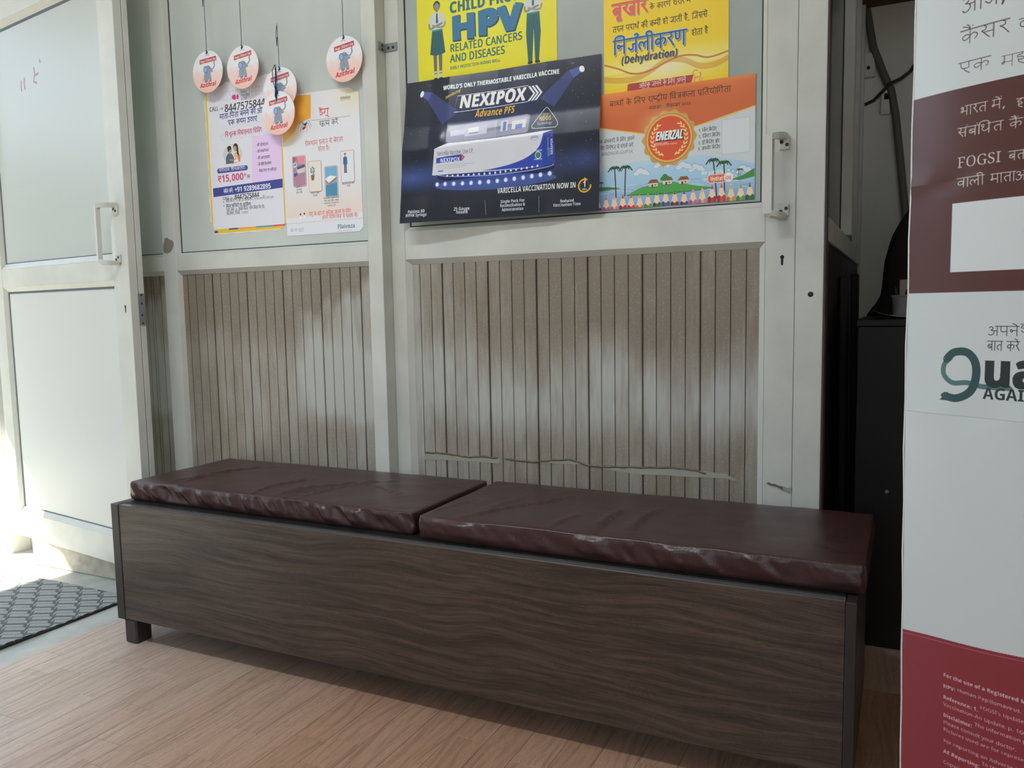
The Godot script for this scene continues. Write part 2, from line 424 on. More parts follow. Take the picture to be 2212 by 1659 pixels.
# grime on the boards: brown film with ragged, brushed edges; rubbed clean where backs lean; grooves darkened in the colour for dirt and shade
func grime(w: int, h: int, sd: int, x0: float, x1: float, y0: float, y1: float, first: float, pitch: float, level: Callable) -> ImageTexture:
	var im := Image.create(w, h, false, Image.FORMAT_RGB8)
	var a := FastNoiseLite.new(); a.seed = sd; a.frequency = 0.012; a.fractal_octaves = 4
	var b := FastNoiseLite.new(); b.seed = sd + 1; b.frequency = 0.05; b.fractal_octaves = 3
	var c := FastNoiseLite.new(); c.seed = sd + 2; c.frequency = 0.3; c.fractal_octaves = 2
	var clean := Color8(186, 188, 182); var dirt := Color8(138, 127, 112); var tone := Color8(160, 153, 142); var deep := Color8(80, 66, 53)
	for x in w:
		var wx := lerpf(x0, x1, (x + 0.5) / w)
		var s := fposmod(wx - first, pitch) / pitch * 4.0
		var near := absf(s - roundf(s)) * pitch / 4.0
		var strip := floorf((wx - first) / pitch * 4.0)
		var j := sin(strip * 12.9898) * 43758.5453; j = j - floorf(j)
		for y in h:
			var wy := lerpf(y1, y0, (y + 0.5) / h)
			var l: float = level.call(wx, wy, j)
			var v := l + a.get_noise_2d(x * 0.8, y * 0.35) * 0.34 + b.get_noise_2d(x * 1.6, y * 0.16) * 0.20 + (j - 0.5) * 0.12
			var k := clampf(v * 1.05, 0, 1)
			var col := clean.lerp(tone, clampf(k * 2.0, 0, 1)).lerp(dirt, clampf(k * 2.0 - 1.0, 0, 1))
			var sp := c.get_noise_2d(x * 1.0, y * 0.5)
			if sp > 0.50 and k > 0.3: col = col.lerp(Color8(206, 204, 196), clampf((sp - 0.50) * 5.0, 0, 0.6))
			var jw := 0.0032 if absf(s - 4.0 * roundf(s / 4.0)) * pitch / 4.0 < 0.0032 else 0.0018
			if near < jw: col = col.lerp(deep, (0.45 + 0.45 * clampf(k, 0, 1)) * (1.0 - 0.7 * near / jw))
			im.set_pixel(x, y, col)
	return tex(im)

func partition_fixed():
	var p := structure("wall_back", "cream aluminium partition with frosted panes above and grooved boards below", "partition", Vector3(-2.0, 0, -0.02))
	var T := 2.62
	wobj("post", boxm(Vector3(-1.303, 0.0, -0.075), Vector3(-1.257, T, 0.0), 0.0012), M.paint, p)
	wobj("mullion", boxm(Vector3(-2.081, 0.0, -0.045), Vector3(-2.0245, T, 0.0), 0.0012), M.paint, p)
	wobj("mullion", boxm(Vector3(-2.80, 0.0, -0.045), Vector3(-2.745, T, 0.0), 0.0012), M.paint, p)
	var bays := [[-2.745, -2.081], [-2.0245, -1.303]]
	for q in bays:
		wobj("rail", boxm(Vector3(q[0], 1.0, -0.045), Vector3(q[1], 1.046, -0.0004), 0.0010), M.paint, p)
		wobj("rail", boxm(Vector3(q[0], 2.5, -0.045), Vector3(q[1], T, -0.0004), 0.0010), M.paint, p)
		wobj("rail", boxm(Vector3(q[0], 0.0, -0.045), Vector3(q[1], 0.16, -0.0004), 0.0010), M.paint, p)
		beads(p, [q[0], 1.046, q[1], 2.5], -0.0008, 0.006, 0.009, 0.015, M.paint)
		beads(p, [q[0], 0.16, q[1], 1.0], -0.0008, 0.006, 0.012, 0.014, M.paint)
		gasket(p, [q[0] + 0.006, 1.055, q[1] - 0.006, 2.491], -0.019, 0.0026)
		wobj("glass_pane", boxm(Vector3(q[0] + 0.002, 1.05, -0.026), Vector3(q[1] - 0.002, 2.497, -0.019), 0.0005), M.glass, p)
	var g0 := grime(640, 640, 71, -2.0185, -1.309, 0.3, 0.988, -2.0322, 0.1378, func(x: float, y: float, j: float) -> float:
		var up := smoothstep(0.72, 0.86, y + (x + 1.31) * 0.10) * 0.55 + 0.22
		var rub := smoothstep(-1.62, -1.50, x) * smoothstep(0.60, 0.68, y) * (1.0 - smoothstep(0.84 + j * 0.05, 0.88 + j * 0.05, y - (x + 1.5) * 0.35))
		return up + 0.22 - rub * 0.75 + 0.10 * smoothstep(0.6, 0.5, y) + 0.12 * smoothstep(-1.7, -1.9, x))
	var m0 := mat("grooved_pvc_board", Color.WHITE, 0.42, {albedo_texture = g0})
	boards(p, -2.0185, -1.309, 0.16, 0.988, -0.0155, -2.0322, 0.1378, 0.0016, m0)
	boards(p, -2.739, -2.087, 0.16, 0.988, -0.0155, -2.85, 0.1378, 0.0016, m0)
	# wear on the mullion: a flake where the coat has come off
	var st := st_new()
	slab(st, PackedVector2Array([Vector2(-2.077, 1.058), Vector2(-2.060, 1.055), Vector2(-2.048, 1.058), Vector2(-2.036, 1.070), Vector2(-2.031, 1.083), Vector2(-2.036, 1.094), Vector2(-2.050, 1.098), Vector2(-2.060, 1.104), Vector2(-2.070, 1.101), Vector2(-2.072, 1.090), Vector2(-2.078, 1.080)]), Vector3(0, 0, 0.0), Vector3.RIGHT, Vector3.UP, 0.0004)
	wobj("peeled_patch", st, mat("bare_grey_metal", Color8(138, 134, 124), 0.6), p)
	# ends and the stretch of partition beyond the passage
	var e := structure("wall_side", "plain painted partition stretch beyond the passage, behind the standee", "wall")
	obj("wall_body", boxm(Vector3(0.95, 0, -0.1), Vector3(2.3, 2.62, 0.0)), M.wall, e)
	obj("passage_lintel", boxm(Vector3(-0.154, 2.2, -0.1), Vector3(0.95, 2.62, -0.03)), M.wall, e)

# offset pull handle: two screwed feet and a flat bar standing off; origin at the feet, x towards the bar is negative
func pull_handle(parent: Node, at: Vector3, m: Material):
	var h := obj("handle", handle_shape(), m, parent)
	h.position = at
	if parent.get_parent() == self and parent.rotation.y == 0.0: h.position = at - parent.position
	for y in [0.070, -0.070]:
		for s in [-1, 1]:
			var st := st_new()
			lathe(st, PackedVector2Array([Vector2(0.0, 0.0), Vector2(0.0002, 0.0012), Vector2(0.0034, 0.0012), Vector2(0.0040, 0.0), Vector2(0.004, -0.001)]), Vector3(s * 0.0055, y + s * (-0.003 if y > 0 else 0.003), 0.0066), 12, Basis(Vector3.RIGHT, PI / 2))
			obj("screw", st, M.screw, h)

func handle_shape() -> SurfaceTool:
	var st := st_new()
	for y in [0.070, -0.070]: box(st, Vector3(-0.011, y - 0.0135, 0.0), Vector3(0.011, y + 0.0135, 0.0066), 0.0015)
	# the bar: a flat section swept over both arms
	var pts := []
	for k in 9:
		var t := float(k) / 8.0 * PI / 2
		pts.append(Vector3(-0.002 - 0.024 * (1 - cos(t)), 0.084 - 0.004 * (1 - cos(t)), 0.004 + 0.040 * sin(t)))
	var full := pts.duplicate()
	for k in range(8, -1, -1): full.append(Vector3(pts[k].x, -pts[k].y, pts[k].z))
	var rings := []
	for i in full.size():
		var d: Vector3 = (full[mini(i + 1, full.size() - 1)] - full[maxi(i - 1, 0)]).normalized()
		var q: Vector3 = full[i]
		var side := Vector3(1, 0, 0.25).normalized(); side = (side - d * side.dot(d)).normalized()
		if i < 3 or i > full.size() - 4: side = Vector3(1, 0, 0)
		var nn := d.cross(side).normalized()
		var ring := []
		for c in [[-1, -1], [1, -1], [1, 1], [-1, 1]]: ring.append(q + side * c[0] * 0.0095 + nn * c[1] * 0.0062)
		rings.append(ring)
	for i in rings.size() - 1:
		for k in 4:
			var a: Vector3 = rings[i][k]; var b: Vector3 = rings[i][(k + 1) % 4]
			var c: Vector3 = rings[i + 1][(k + 1) % 4]; var d2: Vector3 = rings[i + 1][k]
			quad(st, a, b, c, d2, (a + b + c + d2) / 4.0 - (full[i] + full[i + 1]) / 2.0)
	return st

func keyhole(parent: Node, at: Vector3):
	var st := st_new()
	var pts := PackedVector2Array()
	for k in 13:
		var t := -PI * 0.30 + (PI * 1.6) * k / 12.0
		pts.append(Vector2(cos(t) * 0.0042, 0.006 + sin(t) * 0.0042))
	pts.append(Vector2(-0.0021, -0.0105)); pts.append(Vector2(0, -0.0125)); pts.append(Vector2(0.0021, -0.0105))
	slab(st, pts, at, Vector3.RIGHT, Vector3.UP, 0.0004)
	var o := obj("keyhole", st, M.dark, parent)
	if parent.rotation.y == 0.0: o.position = -parent.position

func partition_door():
	var z := -0.042; var T := 2.62
	var d := structure("door_1", "partition door leaf screwed shut, with posters on its pane and a pull handle at its right", "door", Vector3(-0.75, 0, z))
	wobj("stile", boxm(Vector3(-1.2565, 0.02, z - 0.04), Vector3(-1.2125, 2.3, z), 0.0012), M.paint, d)
	wobj("stile", boxm(Vector3(-0.2765, 0.02, z - 0.04), Vector3(-0.214, 2.3, z), 0.0012), M.paint, d)
	for y in [[1.0015, 1.0775], [2.2, 2.3], [0.02, 0.16]]: wobj("rail", boxm(Vector3(-1.2120, y[0], z - 0.04), Vector3(-0.2770, y[1], z - 0.0004), 0.0010), M.paint, d)
	beads(d, [-1.212, 1.0775, -0.277, 2.2], z - 0.0008, 0.010, 0.011, 0.011, M.paint)
	beads(d, [-1.212, 0.16, -0.277, 1.0015], z - 0.0008, 0.013, 0.013, 0.013, M.paint)
	gasket(d, [-1.202, 1.0885, -0.287, 2.189], z - 0.015, 0.003)
	wobj("glass_pane", boxm(Vector3(-1.209, 1.081, z - 0.022), Vector3(-0.280, 2.196, z - 0.015), 0.0005), M.pane, d)
	var g1 := grime(1024, 800, 91, -1.199, -0.290, 0.3, 0.9885, -1.2455, 0.1374, func(x: float, y: float, j: float) -> float:
		var r := (x + 1.2) / 0.91
		var edge := 0.735 + j * 0.05 + 0.02 * sin(x * 17.0) + 0.03 * smoothstep(0.25, 0.0, r)
		var top := smoothstep(edge - 0.06, edge + 0.10, y) * lerpf(0.62, 0.98, smoothstep(0.05, 0.5, r))
		var low := smoothstep(0.69, 0.58, y) * lerpf(0.48, 0.78, r) - smoothstep(0.54, 0.46, y) * 0.18
		var left := smoothstep(0.06, 0.0, r - j * 0.05)
		return (top + low) * (1.0 - 0.7 * left) + 0.02)
	var m1 := mat("grooved_pvc_board", Color.WHITE, 0.45, {albedo_texture = g1})
	boards(d, -1.199, -0.290, 0.16, 0.9885, z - 0.0145, -1.2455, 0.1374, 0.0066, m1)
	pull_handle(d, Vector3(-0.2385, 1.137, z), M.paint)
	keyhole(d, Vector3(-0.2405, 0.961, z))
	# right-hand jamb post
	var t := structure("trim_2", "wide cream aluminium jamb post right of the partition door", "door jamb", Vector3(-0.18, 0, z))
	wobj("post", boxm(Vector3(-0.2132, 0, z - 0.06), Vector3(-0.1555, T, z + 0.0005), 0.0015), M.paint, t)
	wobj("edge_strip", boxm(Vector3(-0.1555, 0, z - 0.055), Vector3(-0.1520, T, z - 0.004), 0.0008), mat("brown_edge_strip", Color8(92, 76, 76), 0.5), t)
	var s := st_new()
	lathe(s, PackedVector2Array([Vector2(0.0, 0.0008), Vector2(0.002, 0.0008), Vector2(0.0045, 0.0004), Vector2(0.006, 0.0)]), Vector3(-0.181, 0.885, z + 0.0006), 14, Basis(Vector3.RIGHT, PI / 2))
	wobj("screw", s, M.screw, t)

func street_door():
	var phi := deg_to_rad(8.775)
	var d := structure("door_2", "cream aluminium street door standing open, with frosted panes and a pull handle", "door", Vector3(-2.034, 0, 0.165), -phi)
	var B := 0.087; var T := 1.95; var W := 0.868; var D := 0.0445
	# free stile, its edge split by a dark rebate
	obj("stile", boxm(Vector3(-0.084, B, -0.0255), Vector3(0, T, 0), 0.0012), M.paint, d)
	obj("stile", boxm(Vector3(-0.084, B, -D), Vector3(-0.0008, T, -0.0275), 0.0012), M.paint, d)
	obj("rebate", boxm(Vector3(-0.08, B, -0.0280), Vector3(-0.004, T, -0.0250), 0.0002), M.dark, d)
	obj("stile", boxm(Vector3(-W, B, -D), Vector3(-0.80, T, 0), 0.0012), M.paint, d)
	for y in [[0.970, 1.032], [1.84, T], [B, 0.176]]: obj("rail", boxm(Vector3(-0.80, y[0], -D), Vector3(-0.084, y[1], -0.0006), 0.0010), M.paint, d)
	beads(d, [-0.80, 1.032, -0.084, 1.84], -0.0008, 0.004, 0.018, 0.012, M.paint)
	beads(d, [-0.80, 0.176, -0.084, 0.970], -0.0008, 0.006, 0.016, 0.012, M.paint)
	for r in [[-0.796, 1.05, -0.088, 1.822], [-0.794, 0.192, -0.09, 0.954]]:
		for e in [[r[0], r[1], r[0] + 0.004, r[3]], [r[2] - 0.002, r[1], r[2], r[3]], [r[0] + 0.004, r[1], r[2] - 0.002, r[1] + 0.003], [r[0] + 0.004, r[3] - 0.007, r[2] - 0.002, r[3]]]:
			obj("gasket", boxm(Vector3(e[0], e[1], -0.0165), Vector3(e[2], e[3], -0.0145), 0.0005), mat("hazed_rubber_gasket", Color8(92, 104, 112), 0.6), d)  # gasket greyed in its colour to stand for daylight haze on the door
	# pane print: faint red marker smears left on the upper pane
	var p := Pic.new(714, 780, 0.7, Color8(214, 220, 216))
	var sm := Color8(176, 128, 128)
	for q in [[[203, 192], [200, 208], [202, 222]], [[226, 186], [222, 204], [226, 220]], [[292, 165], [296, 186], [284, 206], [304, 214]], [[332, 148], [336, 156]], [[300, 190], [318, 186]]]:
		var l := PackedVector2Array(); for v in q: l.append(Vector2(v[0], v[1]))
		p.stroke(l, 7.0, sm)
	var up := mat("frosted_pane_smeared", Color.WHITE, 0.3, {albedo_texture = p.done(), backlight_enabled = true, backlight = Color(0.62, 0.64, 0.62)})
	var st := st_new()
	quad(st, Vector3(-0.798, 1.04, -0.0165), Vector3(-0.086, 1.04, -0.0165), Vector3(-0.086, 1.83, -0.0165), Vector3(-0.798, 1.83, -0.0165), Vector3(0, 0, 1), [Vector2(0, 1), Vector2(1, 1), Vector2(1, 0), Vector2(0, 0)])
	obj("glass_pane", st, up, d)
	st = st_new()
	quad(st, Vector3(-0.798, 0.18, -0.0165), Vector3(-0.086, 0.18, -0.0165), Vector3(-0.086, 0.96, -0.0165), Vector3(-0.798, 0.96, -0.0165), Vector3(0, 0, 1))
	obj("glass_pane", st, mat("white_frosted_pane", Color8(232, 236, 232), 0.3, {backlight_enabled = true, backlight = Color(0.6, 0.62, 0.6)}), d)
	pull_handle(d, Vector3(-0.046, 1.103, 0), M.paint)
	keyhole(d, Vector3(-0.030, 0.886, 0))
	var lp := obj("lock_plate", boxm(Vector3(-0.001, 0.836, -0.0435), Vector3(0.0012, 0.930, -0.0225), 0.0004), M.steel, d)
	for y in [0.925, 0.900, 0.866, 0.842]:
		var s := st_new()
		lathe(s, PackedVector2Array([Vector2(0.0, 0.0006), Vector2(0.0022, 0.0005), Vector2(0.003, 0.0)]), Vector3(0.0012, y, -0.033), 10, Basis(Vector3.FORWARD, PI / 2))
		obj("screw", s, M.screw, lp)

func side_room():
	# passage behind the partition, right of the jamb: unlit
	var p := structure("wall_passage", "dim side partition of the passage, framed panes over dark board", "partition", Vector3(-0.155, 0, -0.8))
	var X := -0.156
	wobj("lower_board", boxm(Vector3(X - 0.03, 0, -1.56), Vector3(X - 0.006, 1.005, -0.105)), M.black, p)
	wobj("rail", boxm(Vector3(X - 0.045, 1.005, -1.56), Vector3(X, 1.060, -0.105), 0.0015), M.paint, p)
	var pm := mat("dim_grey_pane", Color8(128, 132, 124), 0.25)
	for z in [[-0.13, -0.735], [-0.80, -1.27], [-1.31, -1.52]]:
		wobj("glass_pane", boxm(Vector3(X - 0.03, 1.062, z[1]), Vector3(X - 0.016, 2.0, z[0]), 0.0005), pm, p)
		gasket_x(p, X - 0.016, 1.062, 2.0, z[1], z[0])
	wobj("mullion", boxm(Vector3(X - 0.045, 1.06, -0.795), Vector3(X + 0.014, 2.0, -0.74), 0.002), M.paint, p)
	wobj("mullion", boxm(Vector3(X - 0.045, 1.06, -1.305), Vector3(X + 0.003, 2.0, -1.275), 0.0015), M.paint, p)
	wobj("mullion", boxm(Vector3(X - 0.045, 0.0, -1.56), Vector3(X + 0.003, 2.0, -1.525), 0.0015), M.paint, p)
	wobj("mullion", boxm(Vector3(X - 0.045, 0.0, -0.128), Vector3(X, 2.0, -0.104), 0.0015), M.paint, p)
	var bk := structure("wall_passage_end", "dim white end wall of the passage, carrying conduit and sockets", "wall")
	obj("wall_body", boxm(Vector3(-0.6, 0, -1.69), Vector3(1.1, 2.62, -1.57)), M.wall, bk)
	obj("side_wall", boxm(Vector3(0.98, 0, -1.57), Vector3(1.1, 2.62, -0.1)), M.wall, bk)
	var so := structure("ceiling_passage", "dark brown board ceiling over the passage", "ceiling")
	obj("soffit_board", boxm(Vector3(-0.20, 1.95, -1.57), Vector3(0.98, 1.99, -0.105)), mat("dark_brown_board", Color8(84, 64, 54), 0.7), so)
	# torn sticker strip on the first pane
	var st := st_new(); var pts := PackedVector2Array()
	for k in 15: pts.append(Vector2(0.20 + 0.025 * sin(k * 1.9) + 0.012 * sin(k * 5.1) - 0.06 * absf(k / 14.0 - 0.4), 1.09 + 0.42 * k / 14.0))
	pts.append(Vector2(0.135, 1.50)); pts.append(Vector2(0.135, 1.09))
	slab(st, pts, Vector3(X - 0.0158, 0, 0), Vector3(0, 0, -1), Vector3.UP, 0.0004)
	tag(obj("torn_sticker", st, mat("faded_sticker", Color8(98, 86, 92), 0.6)), "torn faded sticker strip on the dim pane just right of the jamb post", "sticker")
	# counter and what stands on it
	var c := thing("counter", "black laminate counter in the dark passage beside the standee", "counter", Vector3(0.25, 0, -0.55))
	wobj("front_panel", boxm(Vector3(-0.10, 0.0, -0.368), Vector3(0.62, 0.806, -0.35), 0.001), M.black, c)
	wobj("side_panel", boxm(Vector3(-0.10, 0.0, -0.74), Vector3(-0.082, 0.806, -0.369), 0.001), M.black, c)
	wobj("side_panel", boxm(Vector3(0.602, 0.0, -0.74), Vector3(0.62, 0.806, -0.369), 0.001), M.black, c)
	wobj("counter_top", boxm(Vector3(-0.104, 0.8065, -0.745), Vector3(0.624, 0.824, -0.346), 0.002), M.black, c)
	st = st_new(); lathe(st, PackedVector2Array([Vector2(0, 0.004), Vector2(0.003, 0.0035), Vector2(0.005, 0.0015), Vector2(0.0055, 0)]), Vector3(-0.027, 0.399, -0.3498), 12, Basis(Vector3.RIGHT, PI / 2))
	wobj("screw", st, M.steel, c)
	var sh := sheet(func(u: float, v: float) -> Vector3:
		var curl := pow(1.0 - u, 5.0) * 0.022 * (0.4 + 0.6 * (1.0 - v))
		return Vector3(-0.082 + 0.22 * u + curl * 0.6, 0.8252 + curl + 0.0015 * sin(u * 5.0), -0.358 - 0.27 * v + 0.015 * u), 16, 8, 0.0003)
	tag(obj("paper_sheet", sh, M.paper), "curled white paper sheet lying on the dark counter", "paper")
	var cup := thing("pen_cup", "clear grey plastic cup of pens standing on the counter", "cup", Vector3(0.000, 0.8262, -0.47))
	st = st_new()
	lathe(st, PackedVector2Array([Vector2(0.0, 0.0), Vector2(0.024, 0.0), Vector2(0.0245, 0.002), Vector2(0.0275, 0.050), Vector2(0.030, 0.052), Vector2(0.030, 0.056), Vector2(0.0265, 0.056), Vector2(0.0225, 0.004), Vector2(0.0, 0.004)]), Vector3.ZERO, 24)
	obj("body", st, mat("grey_clear_plastic", Color(0.62, 0.64, 0.66, 0.55), 0.3, {transparency = BaseMaterial3D.TRANSPARENCY_ALPHA}), cup)
	for q in [[-0.012, 0.006, -0.020, 0.075, "dark pen leaning left in the clear plastic cup"], [0.002, -0.008, 0.006, 0.070, "dark pen standing nearly upright in the middle of the plastic cup"], [0.011, 0.004, 0.020, 0.078, "dark pen leaning right in the clear plastic cup, beside the standee"]]:
		st = st_new(); tube(st, [Vector3(q[0], 0.006, q[1]), Vector3(lerpf(q[0], q[2], 0.9), q[3] - 0.008, q[1] * 1.6), Vector3(q[2], q[3], q[1] * 1.8)], [0.0035, 0.0035, 0.0015], 8)
		tag(obj("pen", st, mat("dark_pen", Color8(40, 40, 52), 0.4)), q[4], "pen", "pens in the plastic cup")
	var pens := find_children("pen*", "MeshInstance3D", false, false)
	for o in pens:
		if str(o.name) == "pen" or str(o.name).begins_with("pen_0"): o.position = Vector3(0.0, 0.8262, -0.47)
	var bx := obj("paper_box", boxm(Vector3(-0.012, 0.8245, -0.735), Vector3(0.10, 0.925, -0.65), 0.002), mat("beige_card", Color8(178, 158, 150), 0.7))
	tag(bx, "beige card box standing behind the pen cup", "box")
	# cloth-covered chair back behind the counter
	var prof := [[0.30, 0.235], [0.80, 0.226], [0.829, 0.219], [0.850, 0.205], [0.862, 0.195], [0.885, 0.184], [0.908, 0.181], [0.95, 0.179], [0.987, 0.176], [1.03, 0.166], [1.064, 0.156], [1.10, 0.138], [1.132, 0.118], [1.16, 0.09], [1.178, 0.05], [1.184, 0.0]]
	var cl := sheet(func(u: float, v: float) -> Vector3:
		var t := v * (prof.size() - 1); var i := mini(int(t), prof.size() - 2); var fr := t - i
		var y: float = lerpf(prof[i][0], prof[i + 1][0], fr); var r: float = lerpf(prof[i][1], prof[i + 1][1], fr)
		var a := u * TAU + PI
		var fold := 1.0 + (0.035 * sin(a * 9.0 + y * 6.0) + 0.02 * sin(a * 17.0 - y * 9.0)) * smoothstep(1.15, 0.9, y)
		if absf(sin(a)) < 0.25: fold = lerpf(1.0, fold, absf(sin(a)) / 0.25)
		return Vector3(0.12 + cos(a) * r * fold, y, -0.90 - sin(a) * r * fold * 0.62), 72, 30)
	tag(obj("draped_cloth", cl, M.cloth_dark), "dark brown cloth draped over a chair back behind the counter", "cloth")
	# leaning boards
	for q in [[-0.61, 0.935, -0.128, "narrow dark board leaning in the passage, nearer the jamb"], [-1.02, 0.955, -0.122, "narrow dark board leaning in the passage, nearer the end wall"]]:
		st = st_new(); box(st, Vector3(-0.02, 0, -0.05), Vector3(0.0, q[1], 0.05), 0.003)
		var b := obj("leaning_board", st, mat("dark_stained_board", Color8(38, 30, 27), 0.7)); b.position = Vector3(q[2], 0.001, q[0]); b.rotation.z = 0.012
		tag(b, q[3], "board", "boards in the passage")
	# conduit, cable and boxes on the end wall
	st = st_new(); tube(st, [Vector3(-0.150, 1.94, -1.552), Vector3(-0.125, 1.80, -1.552), Vector3(-0.088, 1.70, -1.552), Vector3(-0.062, 1.64, -1.552), Vector3(-0.045, 1.55, -1.552), Vector3(-0.026, 1.39, -1.552), Vector3(-0.006, 1.21, -1.552), Vector3(0.02, 0.95, -1.552)], 0.0135, 10)
	tag(obj("conduit_pipe", st, mat("grey_pvc_pipe", Color8(104, 102, 94), 0.6)), "grey bent conduit pipe running down the passage end wall", "pipe")
	st = st_new(); tube(st, [Vector3(-0.150, 1.60, -1.562), Vector3(-0.120, 1.612, -1.562), Vector3(-0.092, 1.635, -1.545), Vector3(-0.070, 1.655, -1.526), Vector3(-0.03, 1.675, -1.545), Vector3(0.0, 1.70, -1.562), Vector3(0.03, 1.75, -1.562), Vector3(0.08, 1.80, -1.562)], 0.006, 7)
	tag(obj("cable", st, mat("dark_cable", Color8(52, 50, 46), 0.7)), "dark cable crossing over the conduit on the passage end wall", "cable")
	var b1 := thing("switch_box", "pale switch box high in the passage corner, left of the conduit", "switch box", Vector3(-0.140, 1.74, -1.569))
	obj("body", boxm(Vector3(-0.016, -0.045, 0), Vector3(0.022, 0.045, 0.022), 0.003), M.wall, b1)
	st = st_new(); lathe(st, PackedVector2Array([Vector2(0, 0.014), Vector2(0.005, 0.012), Vector2(0.006, 0)]), Vector3(0.0, -0.012, 0.022), 10, Basis(Vector3.RIGHT, PI / 2)); obj("knob", st, M.dark, b1)
	var b2 := thing("socket_box", "pale socket box beside the conduit on the passage end wall", "socket", Vector3(-0.076, 1.60, -1.569))
	obj("body", boxm(Vector3(-0.020, -0.045, 0), Vector3(0.012, 0.045, 0.020), 0.003), M.wall, b2)
	obj("socket_hole", boxm(Vector3(-0.009, 0.008, 0.0195), Vector3(0.006, 0.030, 0.0206), 0.0005), M.dark, b2)

func gasket_x(parent: Node, x: float, y0: float, y1: float, z0: float, z1: float):
	for z in [[z0, z0 + 0.012], [z1 - 0.012, z1]]: wobj("gasket", boxm(Vector3(x, y0, z[0]), Vector3(x + 0.002, y1, z[1]), 0.0005), M.gasket, parent)

# ------------------------------------------------------------------ the bench
func bench():
	var b := thing("storage_bench", "long dark wood-grain laminate bench on short legs under the maroon cushions", "bench", Vector3(-0.957, 0, 0.2))
	var lam := laminate(1536, 320, 7, Color8(74, 62, 54), Color8(48, 39, 33), Color8(104, 90, 79))
	var lm := mat("walnut_print_laminate", Color.WHITE, 0.34, {albedo_texture = lam})
	var plain := mat("dark_laminate_edge", Color8(52, 47, 45), 0.42)
	# front panel carries the print along its length
	var st := st_new()
	var x0 := -1.830; var x1 := -0.0745; var y0 := 0.068; var y1 := 0.3735
	box(st, Vector3(x0, y0, 0.387), Vector3(x1, y1, 0.405), 0.0008)
	var a := st.commit_to_arrays(); var uv := PackedVector2Array(); var vs: PackedVector3Array = a[Mesh.ARRAY_VERTEX]
	for v in vs: uv.append(Vector2((v.x - x0) / (x1 - x0), 1.0 - (v.y - y0) / (y1 - y0)))
	a[Mesh.ARRAY_TEX_UV] = uv
	var am := ArrayMesh.new(); am.add_surface_from_arrays(Mesh.PRIMITIVE_TRIANGLES, a)
	wobj("front_panel", am, lm, b)
	wobj("edge_strip", boxm(Vector3(x0, y1, 0.3868), Vector3(x1, y1 + 0.0014, 0.4053), 0.0005), mat("worn_edge_band", Color8(96, 92, 92), 0.3), b)
	wobj("end_panel", boxm(Vector3(-1.858, 0.066, 0.005), Vector3(-1.8305, 0.376, 0.407), 0.0012), plain, b)
	wobj("end_panel", boxm(Vector3(-0.0740, 0.066, 0.005), Vector3(-0.0565, 0.3735, 0.407), 0.0012), plain, b)
	wobj("seat_board", boxm(Vector3(-1.830, 0.352, 0.006), Vector3(-0.0745, 0.3764, 0.3866), 0.001), M.black, b)  # coloured black to stand for the shaded gap below the cushions
	wobj("back_panel", boxm(Vector3(-1.830, 0.068, 0.004), Vector3(-0.0745, 0.3515, 0.016), 0.001), plain, b)
	wobj("floor_board", boxm(Vector3(-1.830, 0.068, 0.0165), Vector3(-0.0745, 0.082, 0.3866), 0.001), plain, b)
	for q in [[-1.842, 0.351], [-0.118, 0.351], [-1.842, 0.02], [-0.118, 0.02]]:
		st = st_new(); box(st, Vector3(q[0], 0.0005, q[1]), Vector3(q[0] + 0.044, 0.0675, q[1] + 0.050), 0.004)
		wobj("leg", st, plain, b)
	# two cushions
	var leather := mat("maroon_leatherette", Color8(66, 41, 40), 0.33, {heightmap_enabled = true, heightmap_texture = tex(noise_img(256, 256, 0.16, 77, 2)), heightmap_scale = 0.035, uv1_triplanar = true, uv1_scale = Vector3(9, 9, 9), metallic_specular = 0.5})
	# folds on top: from, bend, to (x, z from the cushion's middle), height, width
	var c1 := [[-0.272, 0.16, -0.309, -0.008, -0.166, -0.107, 0.0055, 0.016], [-0.019, 0.16, -0.031, 0.078, 0.051, -0.01, 0.006, 0.013], [0.051, 0.16, 0.076, 0.069, 0.285, -0.089, 0.007, 0.016],
		[0.085, 0.16, 0.126, 0.095, 0.219, -0.041, 0.0045, 0.011], [0.119, 0.16, 0.136, 0.107, 0.168, 0.058, 0.004, 0.010], [0.212, -0.006, 0.272, 0.034, 0.37, 0.074, 0.0035, 0.02], [-0.339, 0.152, -0.29, 0.098, -0.233, 0.027, 0.0035, 0.014]]
	var c2 := [[-0.335, 0.16, -0.257, 0.07, -0.163, -0.102, 0.006, 0.014], [-0.136, 0.16, -0.127, 0.10, -0.101, 0.062, 0.004, 0.012], [-0.041, 0.16, -0.053, 0.099, -0.033, -0.027, 0.0065, 0.017], [0.026, 0.155, 0.009, 0.074, 0.039, -0.052, 0.0065, 0.018],
		[-0.42, 0.16, -0.416, 0.091, -0.375, 0.014, 0.0035, 0.013], [-0.323, 0.112, -0.307, 0.048, -0.281, -0.023, 0.003, 0.016]]
	cushion("seat_cushion", "left maroon leatherette seat cushion with puckered front, nearer the street door", -1.842, -0.952, 0.004, 0.358, 0.3768, 0.426, c1, 5, leather, 1.0)
	cushion("seat_cushion", "right maroon leatherette seat cushion reaching towards the standee", -0.926, -0.046, 0.002, 0.372, 0.3768, 0.427, c2, 8, leather, 0.55)

